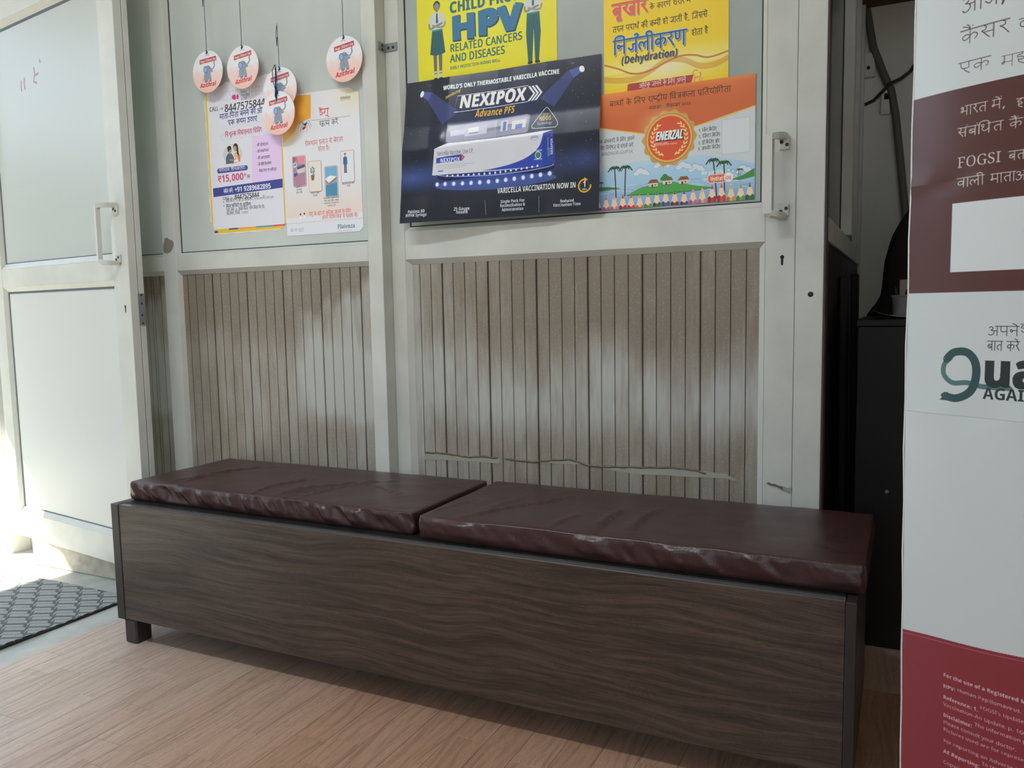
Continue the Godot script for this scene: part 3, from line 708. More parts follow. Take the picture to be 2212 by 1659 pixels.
func cushion(called: String, label: String, x0: float, x1: float, z0: float, z1: float, y0: float, y1: float, creases: Array, sd: int, m: Material, calm: float):
	var t := thing(called, label, "cushion", Vector3((x0 + x1) / 2, y0, (z0 + z1) / 2), 0, "maroon bench cushions")
	var h := Vector3((x1 - x0) / 2, (y1 - y0) / 2, (z1 - z0) / 2); var r := 0.0075
	var n := FastNoiseLite.new(); n.seed = sd; n.frequency = 1.0; n.fractal_octaves = 2
	var n2 := FastNoiseLite.new(); n2.seed = sd + 9; n2.frequency = 1.0; n2.fractal_octaves = 3
	var f := func(p: Vector3) -> Vector3:
		var inner := h - Vector3.ONE * r
		var q := p.clamp(-inner, inner)
		var d := (p - q).normalized()
		var w := q + d * r
		# top: crown and creases, fading at the borders
		var ux := w.x / h.x; var uz := w.z / h.z
		var top := clampf(d.y, 0.0, 1.0)
		var dy := 0.007 * (1 - pow(absf(ux), 6.0)) * (1 - pow(absf(uz), 4.0)) + 0.0016 * n2.get_noise_2d(w.x * 6.0, w.z * 9.0)
		for c in creases:
			var P := Vector2(w.x, w.z)
			var A := Vector2(c[0], c[1]); var K := Vector2(c[2], c[3]); var B := Vector2(c[4], c[5])
			var best := 1e9; var bs := 0.0; var sd2 := 1.0
			for k in 9:
				var s := k / 8.0
				var q2 := A.lerp(K, s).lerp(K.lerp(B, s), s)
				var tn := K.lerp(B, s) - A.lerp(K, s)
				var off := P - q2
				var near := absf(off.dot(tn.normalized())) * 0.55 + absf(off.cross(tn.normalized()))
				if near < best:
					best = near; bs = s; sd2 = signf(tn.cross(off))
			var fall: float = c[7] * (0.45 if sd2 > 0 else 1.1)
			dy += c[6] * exp(-best * best / (fall * fall)) * (0.35 + 0.65 * smoothstep(0.0, 0.25, bs)) * (1.0 - smoothstep(0.7, 1.0, bs))
		w.y += dy * top
		# front and back: puckers hanging from the seam
		var fr := absf(d.z)
		var sl := w.x + w.y * 0.7 * signf(w.z)
		var pk := n.get_noise_2d(sl * 12.0, w.y * 6.0) * 0.0150 + n.get_noise_2d(sl * 34.0 + 7.0, w.y * 9.0) * 0.0060
		var vm := smoothstep(-h.y, -h.y * 0.1, w.y) * (1.0 - smoothstep(h.y * 0.55, h.y, w.y))
		w.z += signf(w.z) * fr * (pk * calm * vm + 0.004 * vm)
		w.x += signf(w.x) * absf(d.x) * 0.003 * (1 - pow(w.y / h.y, 2.0))
		# piped seam round the upper border
		var seam := exp(-pow((d.y - 0.70) / 0.25, 2.0)) * (1.0 if d.y > 0 else 0.0)
		w += d * seam * 0.0020
		return w
	var st := st_new(); st.set_smooth_group(0)
	var res := {0: 8, 1: 10, 2: 56}
	var nx := 190
	var fine := {0: nx, 1: 16, 2: 72}
	for ax in 3:
		var u := (ax + 1) % 3; var v := (ax + 2) % 3
		for s in [-1.0, 1.0]:
			var nu: int = fine[u]; var nv: int = fine[v]
			if ax == 1 and s < 0: nu = 8; nv = 8
			var G := []
			for j in nv + 1:
				for i in nu + 1:
					var p := Vector3.ZERO; p[ax] = s * h[ax]
					p[u] = h[u] * warp(lerpf(-1, 1, float(i) / nu), h[u], r); p[v] = h[v] * warp(lerpf(-1, 1, float(j) / nv), h[v], r)
					G.append(f.call(p))
			for j in nv:
				for i in nu:
					var id := [j * (nu + 1) + i, j * (nu + 1) + i + 1, (j + 1) * (nu + 1) + i + 1, (j + 1) * (nu + 1) + i]
					var order := [0, 2, 1, 0, 3, 2] if s > 0 else [0, 1, 2, 0, 2, 3]
					for k in order: st.add_vertex(G[id[k]])
	st.index(); st.generate_normals()
	var o := obj("cover", st, m, t); o.position = Vector3(0, h.y, 0)
	var bs := obj("base_board", boxm(Vector3(-h.x + 0.004, 0.0, -h.z + 0.004), Vector3(h.x - 0.004, 0.004, h.z - 0.004), 0.0008), mat("dark_plywood_base", Color8(48, 40, 36), 0.7), t)

# pack more lines near the rounded rims
func warp(t: float, half: float, r: float) -> float:
	var e := minf(0.9, 2.2 * r / half)
	var a := absf(t)
	var b := 0.14
	var res := a * (1.0 - e) / (1.0 - b) if a < 1.0 - b else (1.0 - e) + (a - (1.0 - b)) / b * e
	if half < 0.05: res = a
	return signf(t) * res

# ------------------------------------------------------------------ doormat
func mat_pattern(x: float, z: float) -> float:
	# 1 on the raised pads, 0 in the grooves: rows of stepped waves running aslant
	var p := x * 0.62 - z * 0.78; var q := x * 0.78 + z * 0.62
	var per := 0.060; var rowh := 0.056
	var t := fposmod(p, per) / per
	var wv := smoothstep(0.55, 0.78, t) - t
	var r := q / rowh + wv * 0.50
	var fr := r - floorf(r)
	var g := smoothstep(0.0, 0.05, fr) * (1.0 - smoothstep(0.74, 0.80, fr))
	g *= smoothstep(0.03, 0.06, absf(fr - 0.38))
	g *= smoothstep(0.05, 0.09, absf(fposmod(t + (0.0 if fr > 0.38 else 0.12), 1.0) - 0.66))
	return g

func doormat():
	var x0 := -2.715; var x1 := -2.108; var z0 := 0.165; var z1 := 0.86
	var W := 512; var H := 586
	var im := Image.create(W, H, false, Image.FORMAT_RGB8)
	var n := FastNoiseLite.new(); n.seed = 4; n.frequency = 0.5; n.fractal_octaves = 2
	for y in H:
		for x in W:
			var g := mat_pattern(x0 + (x1 - x0) * x / W, z0 + (z1 - z0) * y / H)
			var c := Color8(104, 109, 112).lerp(Color8(168, 171, 168), g)
			im.set_pixel(x, y, c.lightened(0.22 * maxf(0.0, n.get_noise_2d(x, y))).darkened(0.25 * maxf(0.0, -n.get_noise_2d(x, y))))
	var m := mat("ribbed_mat_pile", Color.WHITE, 0.95, {albedo_texture = tex(im)})
	var t := thing("doormat", "grey ribbed doormat with stepped wave pattern lying inside the street doorway", "doormat", Vector3((x0 + x1) / 2, 0, (z0 + z1) / 2))
	var sh := sheet(func(u: float, v: float) -> Vector3:
		var X := lerpf(x0, x1, u); var Z := lerpf(z0, z1, v)
		var lift := 0.010 * pow(clampf((u - 0.80) / 0.2, 0, 1), 2.0) * clampf((v - 0.35) / 0.6, 0, 1)
		return Vector3(X, 0.0052 + 0.0024 * mat_pattern(X, Z) + lift, Z), 200, 220, 0.0)
	wobj("pile", sh, m, t)
	var st := st_new()
	var back := sheet(func(u: float, v: float) -> Vector3:
		var X := lerpf(x0 - 0.002, x1 + 0.002, u); var Z := lerpf(z0 - 0.002, z1 + 0.002, v)
		var lift := 0.010 * pow(clampf((u - 0.80) / 0.2, 0, 1), 2.0) * clampf((v - 0.35) / 0.6, 0, 1)
		return Vector3(X, 0.0050 + lift, Z), 24, 24, 0.0046)
	wobj("backing", back, mat("dark_rubber_backing", Color8(58, 60, 62), 0.8), t)

# ------------------------------------------------------------------ small things
func small_things():
	# corner bracket that fixes the partition door to its post
	var t := thing("corner_bracket", "small zinc corner bracket screwing the partition door to its post", "bracket", Vector3(-1.2565, 1.559, -0.042), 0)
	obj("plate", boxm(Vector3(0.0002, -0.011, 0.0003), Vector3(0.040, 0.011, 0.0022), 0.0005), M.steel, t)
	obj("plate", boxm(Vector3(-0.0002, -0.011, 0.0003), Vector3(0.0018, 0.011, 0.030), 0.0005), M.steel, t)
	for q in [0.012, 0.027]:
		var st := st_new(); lathe(st, PackedVector2Array([Vector2(0, 0.0006), Vector2(0.0025, 0.0010), Vector2(0.004, 0.0)]), Vector3(q, -0.001, 0.0022), 12, Basis(Vector3.RIGHT, PI / 2)); obj("screw", st, M.screw, t)
	for y in [0.004, -0.006]:
		var st := st_new(); lathe(st, PackedVector2Array([Vector2(0, 0.0006), Vector2(0.0025, 0.0010), Vector2(0.004, 0.0)]), Vector3(0.0018, y, 0.014), 12, Basis(Vector3.FORWARD, PI / 2)); obj("screw", st, M.screw, t)
	# remains of adhesive tape along the boards and on the jamb
	var tm := mat("old_paper_tape", Color8(166, 166, 150), 0.75)
	var curl := mat("curled_tape_edge", Color8(120, 106, 88), 0.8)
	var z := -0.0562
	tape([[-1.178, 0.475, 0.455], [-1.140, 0.476, 0.457], [-1.10, 0.474, 0.459], [-1.02, 0.476, 0.4595], [-0.985, 0.473, 0.4598], [-0.944, 0.4735, 0.460]], z, tm, curl, [[-1.176, 0.4755], [-1.13, 0.4775], [-1.08, 0.475], [-1.04, 0.4715], [-1.0, 0.4765], [-0.94, 0.474]], "torn paper tape strip low on the boards, the piece nearest the door's left stile")
	tape([[-0.83, 0.476, 0.470], [-0.80, 0.478, 0.472], [-0.755, 0.4835, 0.472], [-0.715, 0.4785, 0.474]], z, tm, curl, [[-0.93, 0.474], [-0.85, 0.471], [-0.80, 0.479], [-0.745, 0.485], [-0.70, 0.473], [-0.66, 0.472]], "short torn paper tape shred in the middle of the boards")
	tape([[-0.66, 0.472, 0.4665], [-0.60, 0.476, 0.462], [-0.556, 0.478, 0.460], [-0.50, 0.4815, 0.463], [-0.455, 0.4825, 0.463], [-0.423, 0.480, 0.464], [-0.36, 0.476, 0.466], [-0.337, 0.466, 0.462]], z, tm, curl, [[-0.67, 0.471], [-0.62, 0.475], [-0.55, 0.4785], [-0.48, 0.483], [-0.43, 0.4805], [-0.40, 0.472]], "longest torn paper tape strip, right of the middle on the boards")
	tape([[-0.240, 0.458, 0.455], [-0.232, 0.462, 0.452], [-0.222, 0.458, 0.449], [-0.213, 0.462, 0.446]], -0.0405, tm, curl, [[-0.266, 0.466], [-0.245, 0.462], [-0.23, 0.457]], "small torn paper tape scrap on the cream jamb beside the boards")

func tape(rows: Array, z: float, m: Material, cm: Material, ridge: Array, label: String):
	var t := thing("torn_tape", label, "tape", Vector3((rows[0][0] + rows[-1][0]) / 2, rows[0][2], z), 0, "torn tape remains")
	var pts := PackedVector2Array()
	for i in rows.size() - 1:
		for k in 4:
			var s := k / 4.0
			pts.append(Vector2(lerpf(rows[i][0], rows[i + 1][0], s), lerpf(rows[i][1], rows[i + 1][1], s) + 0.0012 * sin((i * 4 + k) * 2.7)))
	pts.append(Vector2(rows[-1][0], rows[-1][1]))
	pts.append(Vector2(rows[-1][0] - 0.004, rows[-1][2]))
	for i in range(rows.size() - 2, -1, -1): pts.append(Vector2(rows[i][0], rows[i][2] + 0.0004 * sin(i * 3.1)))
	var st := st_new(); slab(st, pts, Vector3(0, 0, z), Vector3.RIGHT, Vector3.UP, 0.0005)
	wobj("strip", st, m, t)
	var path := []; var rad := []
	for i in ridge.size() - 1:
		for k in 5:
			var s := k / 5.0
			path.append(Vector3(lerpf(ridge[i][0], ridge[i + 1][0], s), lerpf(ridge[i][1], ridge[i + 1][1], s) + 0.0008 * sin((i * 5 + k) * 1.9), z + 0.0012)); rad.append(0.0014 + 0.0011 * absf(sin((i * 5 + k) * 1.3)))
	st = st_new(); tube(st, path, rad, 6)
	wobj("curled_edge", st, cm, t)

# ------------------------------------------------------------------ the street outside
func street():
	var g := structure("ground", "sunlit pale concrete pavement outside the street door", "pavement")
	obj("pavement", boxm(Vector3(-9.0, -0.3, -5.0), Vector3(-2.86, -0.07, 9.0)), mat("pale_concrete", Color8(142, 138, 130), 0.9), g)
	var a := thing("awning", "unseen flat awning over the pavement, limiting sun and sky at the street door", "awning")
	obj("awning_slab", boxm(Vector3(-4.43, 2.42, -1.6), Vector3(-3.0, 2.5, 5.0), 0.01), M.wall, a)  # unseen awning, its depth set to limit sun and sky at the doorway
	var w := structure("wall_street", "pale sunlit wall across the pavement", "wall")
	obj("wall_body", boxm(Vector3(-7.2, -0.07, -5.0), Vector3(-7.0, 2.2, 9.0)), mat("street_wall_paint", Color8(150, 146, 136), 0.85), w)
	var s := thing("shrub", "sunlit green shrub outside, beyond the foot of the street door", "shrub", Vector3(-3.75, -0.07, -0.18))
	var st := st_new(); var r := RandomNumberGenerator.new(); r.seed = 5
	for i in 420:
		var d := Vector3(r.randfn(0, 1), r.randfn(0, 1), r.randfn(0, 1)).normalized() * pow(r.randf(), 0.4)
		var c := Vector3(d.x * 0.22, 0.30 + d.y * 0.26, d.z * 0.20)
		var e := Vector3(r.randfn(0, 1), r.randfn(0, 1) * 0.6, r.randfn(0, 1)).normalized() * 0.032
		var f := e.cross(Vector3(r.randfn(0, 1), r.randfn(0, 1), r.randfn(0, 1)).normalized()).normalized() * 0.012
		quad(st, c - e, c + f, c + e, c - f)
	var fo := obj("foliage", st, mat("green_leaf", Color8(96, 138, 70), 0.6, {cull_mode = BaseMaterial3D.CULL_DISABLED}), s); fo.set_meta("kind", "stuff")
	st = st_new()
	for k in 5: tube(st, [Vector3(0, 0, 0), Vector3(0.03 * cos(k * 1.3), 0.15, 0.03 * sin(k * 1.3)), Vector3(0.11 * cos(k * 1.3), 0.38, 0.11 * sin(k * 1.3))], [0.008, 0.006, 0.003], 6)
	obj("stem", st, mat("brown_stem", Color8(96, 78, 58), 0.8), s)

# ------------------------------------------------------------------ posters on the panes
func poster(called: String, label: String, x0: float, y1: float, z: float, w: float, h: float, t: Texture2D, bend: Callable, rough := 0.42, nu := 24, nv := 24):
	var m := mat("printed_poster", Color.WHITE, rough, {albedo_texture = t, metallic_specular = 0.5})
	var n := thing(called, label, "poster", Vector3(x0 + w / 2, y1 - h, z), 0, "notices stuck on the partition panes")
	var sh := sheet(func(u: float, v: float) -> Vector3: return Vector3((u - 0.5) * w, (1.0 - v) * h, bend.call(u, v)), nu, nv, 0.0)
	obj("printed_sheet", sh, m, n)
	var bk := sheet(func(u: float, v: float) -> Vector3: return Vector3((u - 0.5) * w, (1.0 - v) * h, bend.call(u, v) - 0.0003), nu, nv, 0.0)
	obj("paper_back", bk, M.paper, n)
	return n

func posters():
	poster_hpv(); poster_dehydration(); poster_enerzal(); poster_nexipox(); poster_birla(); poster_dengue()

func school_child(p: Pic, x: float, y: float, s: float, skirt: bool):
	# x: middle, y: collar height, s: scale (mm per unit); grey-toned photo print
	var skin := Color8(151, 148, 141); var shirt := Color8(219, 224, 222); var dark := Color8(50, 106, 109); var hair := Color8(52, 55, 55)
	var leg := Color8(116, 116, 111)
	if skirt:
		p.oval(x, y - 15 * s, 9.5 * s, 12 * s, hair); p.oval(x, y - 13 * s, 7.6 * s, 10 * s, skin)
		p.line([x - 8 * s, y - 19 * s, x, y - 25 * s, x + 8 * s, y - 19 * s], 4 * s, hair)
		p.rect(x - 3 * s, y - 5 * s, 6 * s, 7 * s, skin)
		for k in [-1, 1]:
			p.poly([x + k * 2 * s, y + 100 * s, x + k * 13 * s, y + 100 * s, x + k * 11 * s, y + 158 * s, x + k * 4 * s, y + 158 * s], leg)
			p.rect(x + minf(k * 4, k * 11) * s, y + 141 * s, 7 * s, 16 * s, shirt); p.rect(x + minf(k * 4, k * 11) * s, y + 145 * s, 7 * s, 2.5 * s, Color8(77, 151, 163))
			p.oval(x + k * 7.5 * s, y + 160 * s, 6.0 * s, 3.2 * s, hair)
		p.poly([x - 15 * s, y + 44 * s, x + 15 * s, y + 44 * s, x + 22 * s, y + 99 * s, x + 8 * s, y + 103 * s, x - 8 * s, y + 103 * s, x - 22 * s, y + 99 * s], dark)
		for k in [-12, -5, 3, 10]: p.line([x + k * 0.8 * s, y + 50 * s, x + k * 1.5 * s, y + 100 * s], 0.9 * s, Color8(33, 79, 84), false)
	else:
		p.poly([x - 17 * s, y + 42 * s, x + 17 * s, y + 42 * s, x + 20 * s, y + 90 * s, x + 14 * s, y + 160 * s, x + 4 * s, y + 160 * s, x + 1 * s, y + 78 * s, x - 4 * s, y + 160 * s, x - 15 * s, y + 160 * s, x - 20 * s, y + 90 * s], dark)
		p.line([x, y + 48 * s, x + 1 * s, y + 80 * s], 0.9 * s, Color8(33, 77, 79), false); p.line([x - 12 * s, y + 60 * s, x - 9 * s, y + 150 * s], 0.8 * s, Color8(35, 82, 84), false); p.line([x + 11 * s, y + 60 * s, x + 9 * s, y + 150 * s], 0.8 * s, Color8(35, 82, 84), false)
		for k in [-1, 1]: p.oval(x + k * 10 * s, y + 161 * s, 7 * s, 3.4 * s, Color8(40, 45, 45))
	p.rect(x - 15 * s, y + 40 * s, 30 * s, 4.5 * s, Color8(89, 163, 151))
	p.poly([x - 6 * s, y, x + 6 * s, y, x + 20 * s, y + 6 * s, x + 25 * s, y + 26 * s, x + 16 * s, y + 30 * s, x + 15 * s, y + 41 * s, x - 15 * s, y + 41 * s, x - 16 * s, y + 30 * s, x - 25 * s, y + 26 * s, x - 20 * s, y + 6 * s], shirt)
	p.poly([x - 2 * s, y + 3 * s, x + 2 * s, y + 3 * s, x + 3 * s, y + 24 * s, x, y + 28 * s, x - 3 * s, y + 24 * s], dark)
	p.line([x - 23 * s, y + 26 * s, x - 20 * s, y + 37 * s, x - 4 * s, y + 33 * s, x + 14 * s, y + 28 * s], 5.2 * s, skin)
	p.line([x + 23 * s, y + 26 * s, x + 19 * s, y + 36 * s, x + 4 * s, y + 36 * s, x - 13 * s, y + 30 * s], 5.0 * s, Color8(165, 163, 156))

func poster_hpv():
	var p := Pic.new(394, 298, 2.2, Color8(244, 234, 47))
	p.glow(200, 160, 220, 150, Color(Color8(255, 255, 89), 0.5))
	for q in [[97.5, 108.8], [113.5, 110.3], [139.9, 113.6]]: p.rect(q[0], q[1] - 16, 7, 14, Color8(52, 121, 131))
	p.text("CHILD FROM", 97.4, 139.4, 25.97, 211.8, Color8(50, 119, 126), "bold", 0.0, 0.0, 1.6)
	p.text("HPV", 100.3, 209.9, 57.67, 203.0, Color8(35, 79, 102), "bold", 0.0, 0.0, 10.0)
	p.text("HPV", 98.8, 206.2, 56.99, 201.2, Color8(62, 126, 168), "bold", 0.0, 0.0, 8.5)
	p.text("RELATED CANCERS", 96.3, 235.2, 18.98, 205.5, Color8(47, 116, 116), "", 0.0, 0.0, 1.2)
	p.text("AND DISEASES", 96.3, 261.3, 19.03, 156.9, Color8(47, 116, 116), "", 0.0, 0.0, 1.2)
	p.text("1", 256.6, 248.9, 6.01, 3.1, Color8(47, 116, 116), "")
	p.text("EARLY PROTECTION WORKS WELL", 95.8, 278.6, 7.63, 143.4, Color8(47, 116, 116), "bold")
	p.text("1", 238.9, 278.6, 3.36, 2.3, Color8(47, 116, 116), "")
	var a := [59.9, 129.9]; var b := [54.5, 299.2]
	school_child(p, a[0], a[1], (b[1] - a[1]) / 163.0, true)
	a = [331.8, 134.4]; b = [327.9, 295.5]
	school_child(p, a[0], a[1], (b[1] - a[1]) / 163.0, false)
	poster("vaccine_poster", "yellow poster with large blue letters between two crossed-arm pupils, topmost left on the door pane", -1.1625, 1.76, -0.0565, 0.394, 0.298, p.done(), func(u, v): return 0.0005 * sin(u * 9.0) * v + 0.0002)

func poster_dehydration():
	var p := Pic.new(288, 420, 2.2, Color8(255, 219, 25))
	var wy := [51.1, 322.8]
	p.vgrad(0, wy[1] - 30, 288, 60, Color8(255, 219, 25), Color8(255, 237, 114))
	p.glow(150, wy[1] + 34, 210, 60, Color(Color8(254, 249, 222), 0.9))
	p.vgrad(0, wy[1] + 62, 288, 200, Color8(254, 219, 45), Color8(249, 207, 15))
	for k in 6:
		var o := k * 2.2
		p.line([-0.2, 328.0, 34.1, 340.8, 71.2, 357.1, 111.1, 354.8, 150.2, 340.4, 182.2, 332.8, 213.8, 336.0, 244.9, 345.1, 286.9, 338.0], 4.2 - k * 0.5, Color(Color8(205, 131, 52), 0.35 + 0.08 * k))
		var q := [-0.5, 359.9, 37.3, 366.6, 74.5, 366.9, 111.1, 354.8, 150.2, 335.8, 188.6, 341.4, 226.3, 359.9, 260.3, 360.0, 287.0, 349.9]
		for i in range(1, q.size(), 2): q[i] += o - 4.0
		p.line(q, 2.2, Color(Color8(215, 141, 47), 0.45))
	p.hindi("बुखार", 21.1, 227.1, 28.76, 85.6, Color8(188, 151, 121), 15.0)
	p.hindi("बुखार", 19.5, 223.1, 28.14, 85.3, Color8(249, 89, 84), 15.0)
	p.hindi("के कारण शरीर में", 109.7, 220.4, 11.64, 94.9, Color8(40, 38, 28), 11.0)
	p.hindi("तरल पदार्थ की कमी हो जाती है, जिससे", 21.3, 257.9, 12.55, 220.1, Color8(40, 38, 28), 11.0)
	p.hindi("निर्जलीकरण", 24.7, 312.0, 31.50, 172.7, Color8(151, 131, 89), 16.0)
	p.hindi("निर्जलीकरण", 22.6, 308.8, 31.51, 172.2, Color8(212, 237, 249), 20.0)
	p.hindi("निर्जलीकरण", 22.7, 308.2, 30.88, 172.2, Color8(47, 99, 156), 14.0)
	p.hindi("होता है", 206.1, 293.5, 12.66, 37.0, Color8(40, 38, 28), 11.0)
	p.text("(Dehydration)", 42.6, 332.9, 16.36, 133.2, Color8(160, 138, 84), "bold", 0.12)
	p.text("(Dehydration)", 40.9, 331.1, 16.37, 132.4, Color8(38, 74, 109), "bold", 0.12)
	p.poly([56.9, 380.9, 61.0, 378.3, 150.2, 377.9, 210.8, 377.7, 207.0, 391.2, 195.1, 407.9, 56.1, 408.6], Color8(188, 67, 60))
	p.hindi("अधिक जानने के लिए अपने", 85.1, 390.3, 9.40, 108.3, Color8(255, 244, 232), 11.0)
	p.hindi("चिकित्सक से संपर्क करें", 91.1, 404.3, 9.41, 102.4, Color8(255, 244, 232), 11.0)
	p.line([210.8, 394.7, 213.9, 384.5, 209.2, 374.8, 213.9, 368.7, 220.1, 370.2], 2.0, Color8(237, 138, 102))
	p.line([213.9, 384.5, 226.4, 383.2, 224.8, 373.9], 2.0, Color8(237, 138, 102)); var o2 := [227.1, 390.0]; p.oval(o2[0], o2[1], 3.4, 3.4, Color8(237, 151, 114)); p.oval(o2[0], o2[1], 1.6, 1.6, Color8(255, 237, 102))
	poster("dehydration_poster", "tall yellow Hindi poster about dehydration, topmost right on the door pane", -0.649, 1.76, -0.0565, 0.288, 0.42, p.done(), func(u, v): return 0.0006 * sin(u * 7.0 + 1.0) + 0.0004)

func palm(p: Pic, x: float, y: float, h: float, lean: float, s: float):
	var dk := Color8(40, 67, 45)
	p.line([x, y, x + lean * 0.4, y - h * 0.5, x + lean, y - h], 2.4 * s, Color8(67, 55, 52))
	for k in 7:
		var a := PI + PI * k / 6.0
		p.line([x + lean, y - h, x + lean + cos(a) * 9 * s, y - h + sin(a) * 5 * s - 1.5 * s, x + lean + cos(a) * 15 * s, y - h + sin(a) * 3 * s + 5.0 * s], 2.2 * s, dk if k % 2 else Color8(52, 97, 52))

func poster_enerzal():
	var W := 369.0; var H := 269.0
	var p := Pic.new(W, H, 2.2, Color8(219, 227, 229))
	var E1 := [0.4, 74.1]; var E2 := [368.3, 66.8]
	# sea, sky scribble
	var s0 := [185.8, 168.1]; var hz := [139.8, 214.5]
	p.vgrad(0, s0[1] - 6, W, hz[1] - s0[1] + 8, Color8(197, 227, 244), Color8(170, 215, 242))
	p.poly([0, s0[1] + 28, 0, s0[1] - 10, 82.9, 152.0, 126.6, 149.8, 99.8, 160.0, 20.7, 173.7, 0, s0[1] + 20], Color8(219, 227, 229))
	p.poly([224.3, 162.4, 259.0, 161.2, 368.9, 191.4, 369.6, 140.6, 236.9, 145.1], Color8(219, 227, 229))
	p.vgrad(0, hz[1], W, H - hz[1], Color8(183, 215, 237), Color8(131, 170, 219))
	var rr := RandomNumberGenerator.new(); rr.seed = 3
	for i in 60:
		var x := rr.randf() * W; var y = hz[1] + rr.randf() * 26
		p.line([x, y, x + 10, y - 1.0, x + 22, y], 0.9, Color8(116, 160, 215) if i % 2 else Color8(222, 244, 255))
	for c in [[111.5, 188.2], [240.2, 190.3], [211.6, 183.0], [345.1, 202.8], [159.7, 175.1]]:
		for q in [[-12, 2, 8], [-3, -4, 10], [8, 0, 9], [15, 4, 6]]: p.oval(c[0] + q[0], c[1] + q[1], q[2], q[2] * 0.75, Color8(121, 183, 224))
		for q in [[-12, 2, 7], [-3, -4, 9], [8, 0, 8], [15, 4, 5]]: p.oval(c[0] + q[0], c[1] + q[1] + 0.3, q[2], q[2] * 0.72, Color8(232, 237, 242))
	p.poly([-0.8, 214.4, 30.8, 215.3, 62.0, 221.0, 34.3, 222.7, -0.9, 225.2], Color8(74, 136, 74))
	p.poly([318.0, 221.7, 345.2, 213.4, 361.6, 204.3, 367.9, 201.8, 368.0, 219.0, 336.3, 224.7], Color8(74, 148, 72))
	p.poly([75.7, 238.3, 106.3, 224.6, 146.4, 215.1, 185.8, 215.2, 230.8, 226.7, 278.1, 235.2, 237.2, 239.7, 179.3, 244.6, 113.0, 241.1], Color8(84, 175, 79))
	p.line([75.7, 238.9, 129.8, 239.9, 185.8, 239.7, 237.2, 239.4, 278.1, 235.8], 1.4, Color8(40, 94, 52))
	for q in [[139.8, 220.9], [172.8, 217.9], [210.0, 219.7]]:
		p.rect(q[0] - 10, q[1] - 6, 21, 9, Color8(237, 224, 205)); p.poly([q[0] - 13, q[1] - 6, q[0] - 6, q[1] - 14, q[0] + 9, q[1] - 14, q[0] + 14, q[1] - 6], Color8(151, 92, 47))
		p.rect(q[0] - 4, q[1] - 3, 4, 6, Color8(89, 65, 52)); p.rect(q[0] + 4, q[1] - 3, 3, 3, Color8(102, 77, 65)); p.line([q[0] - 10, q[1] + 3, q[0] + 11, q[1] + 3], 0.8, Color8(77, 57, 45), false)
	for q in [[167.8, 201.7], [162.9, 206.9], [172.8, 206.2]]: p.oval(q[0], q[1], 6, 5, Color8(65, 138, 67))
	for q in [[49.8, 241.2, 66, -3, 1.1], [71.5, 239.6, 64, 2, 1.1], [286.0, 260.5, 82, -8, 1.1], [303.6, 255.7, 70, -2, 1.1], [12.6, 217.1, 12, 0, 0.45], [333.2, 215.3, 13, 2, 0.5], [336.8, 214.1, 12, 2, 0.4]]: palm(p, q[0], q[1], q[2], q[3], q[4])
	# orange band and its gold edge
	p.poly([0, 0, W, 0, W, E2[1], 236.7, 96.5, 146.6, 114.0, 116.8, 99.8, 55.9, 88.3, 0, E1[1]], Color8(222, 111, 55))
	p.vgrad(0, 0, W, 12, Color8(244, 141, 65), Color8(222, 111, 55))
	p.glow(60, 0, 170, 70, Color(Color8(254, 156, 77), 0.7)); p.glow(300, 0, 150, 60, Color(Color8(249, 148, 67), 0.6))
	p.line([0, E1[1], 55.9, 87.4, 116.8, 100.7], 2.4, Color8(255, 200, 40)); p.line([236.7, 97.4, 298.8, 84.8, W, E2[1] + 1], 2.4, Color8(255, 200, 40))
	p.hindi("बच्चों के लिए राष्ट्रीय चित्रकला प्रतियोगिता", 34.6, 31.4, 12.15, 281.1, Color8(45, 35, 28), 10.0)
	p.hindi("नवम्बर - दिसम्बर २०२२", 130.8, 49.1, 7.52, 96.3, Color8(45, 35, 28), 11.0)
	# medal
	var m := [177.3, 117.2]; var me := [242.5, 115.6]; var r: float = me[0] - m[0] - 1.0
	var sc := PackedVector2Array()
	for i in 120: sc.append(Vector2(m[0], m[1]) + Vector2.from_angle(TAU * i / 120) * (r * (0.955 + 0.045 * cos(i / 120.0 * TAU * 14))))
	p.fill([sc], Color8(219, 168, 94))
	p.glow(m[0] - r * 0.3, m[1] - r * 0.5, r * 1.1, r * 0.8, Color(Color8(255, 219, 148), 0.8))
	p.oval(m[0], m[1], r * 0.86, r * 0.86, Color8(178, 126, 67)); p.oval(m[0], m[1], r * 0.84, r * 0.84, Color8(237, 185, 106)); p.oval(m[0], m[1], r * 0.80, r * 0.80, Color8(255, 200, 65)); p.oval(m[0], m[1], r * 0.77, r * 0.77, Color8(234, 92, 52))
	for s in [-1, 1]:
		for k in 9:
			var t := deg_to_rad(62 + k * 12.5) if s > 0 else deg_to_rad(118 - k * 12.5)
			var c = Vector2(m[0] + s * 0.0, m[1]) + Vector2(sin(deg_to_rad(28 + k * 14.0)) * s, cos(deg_to_rad(28 + k * 14.0))) * r * 0.62
			var dir := Vector2(cos(deg_to_rad(28 + k * 14.0)) * s, -sin(deg_to_rad(28 + k * 14.0))).angle()
			p.oval(c.x + s * 2.0, c.y, 4.6, 1.7, Color8(255, 224, 138), dir + s * 0.5); p.oval(c.x - s * 3.0, c.y, 4.6, 1.7, Color8(255, 224, 138), dir - s * 0.5)
	p.text("ENERZAL", 146.6, 122.2, 19.48, 63.6, Color8(40, 35, 35), "bold", 0.18, 0.0, 2.2)
	p.text("ENERZAL", 144.6, 120.1, 19.48, 63.3, Color8(255, 255, 255), "bold", 0.18, 0.0, 1.6)
	p.text("ENERGY AND", 143.9, 128.2, 2.83, 30.5, Color8(255, 244, 237), "bold")
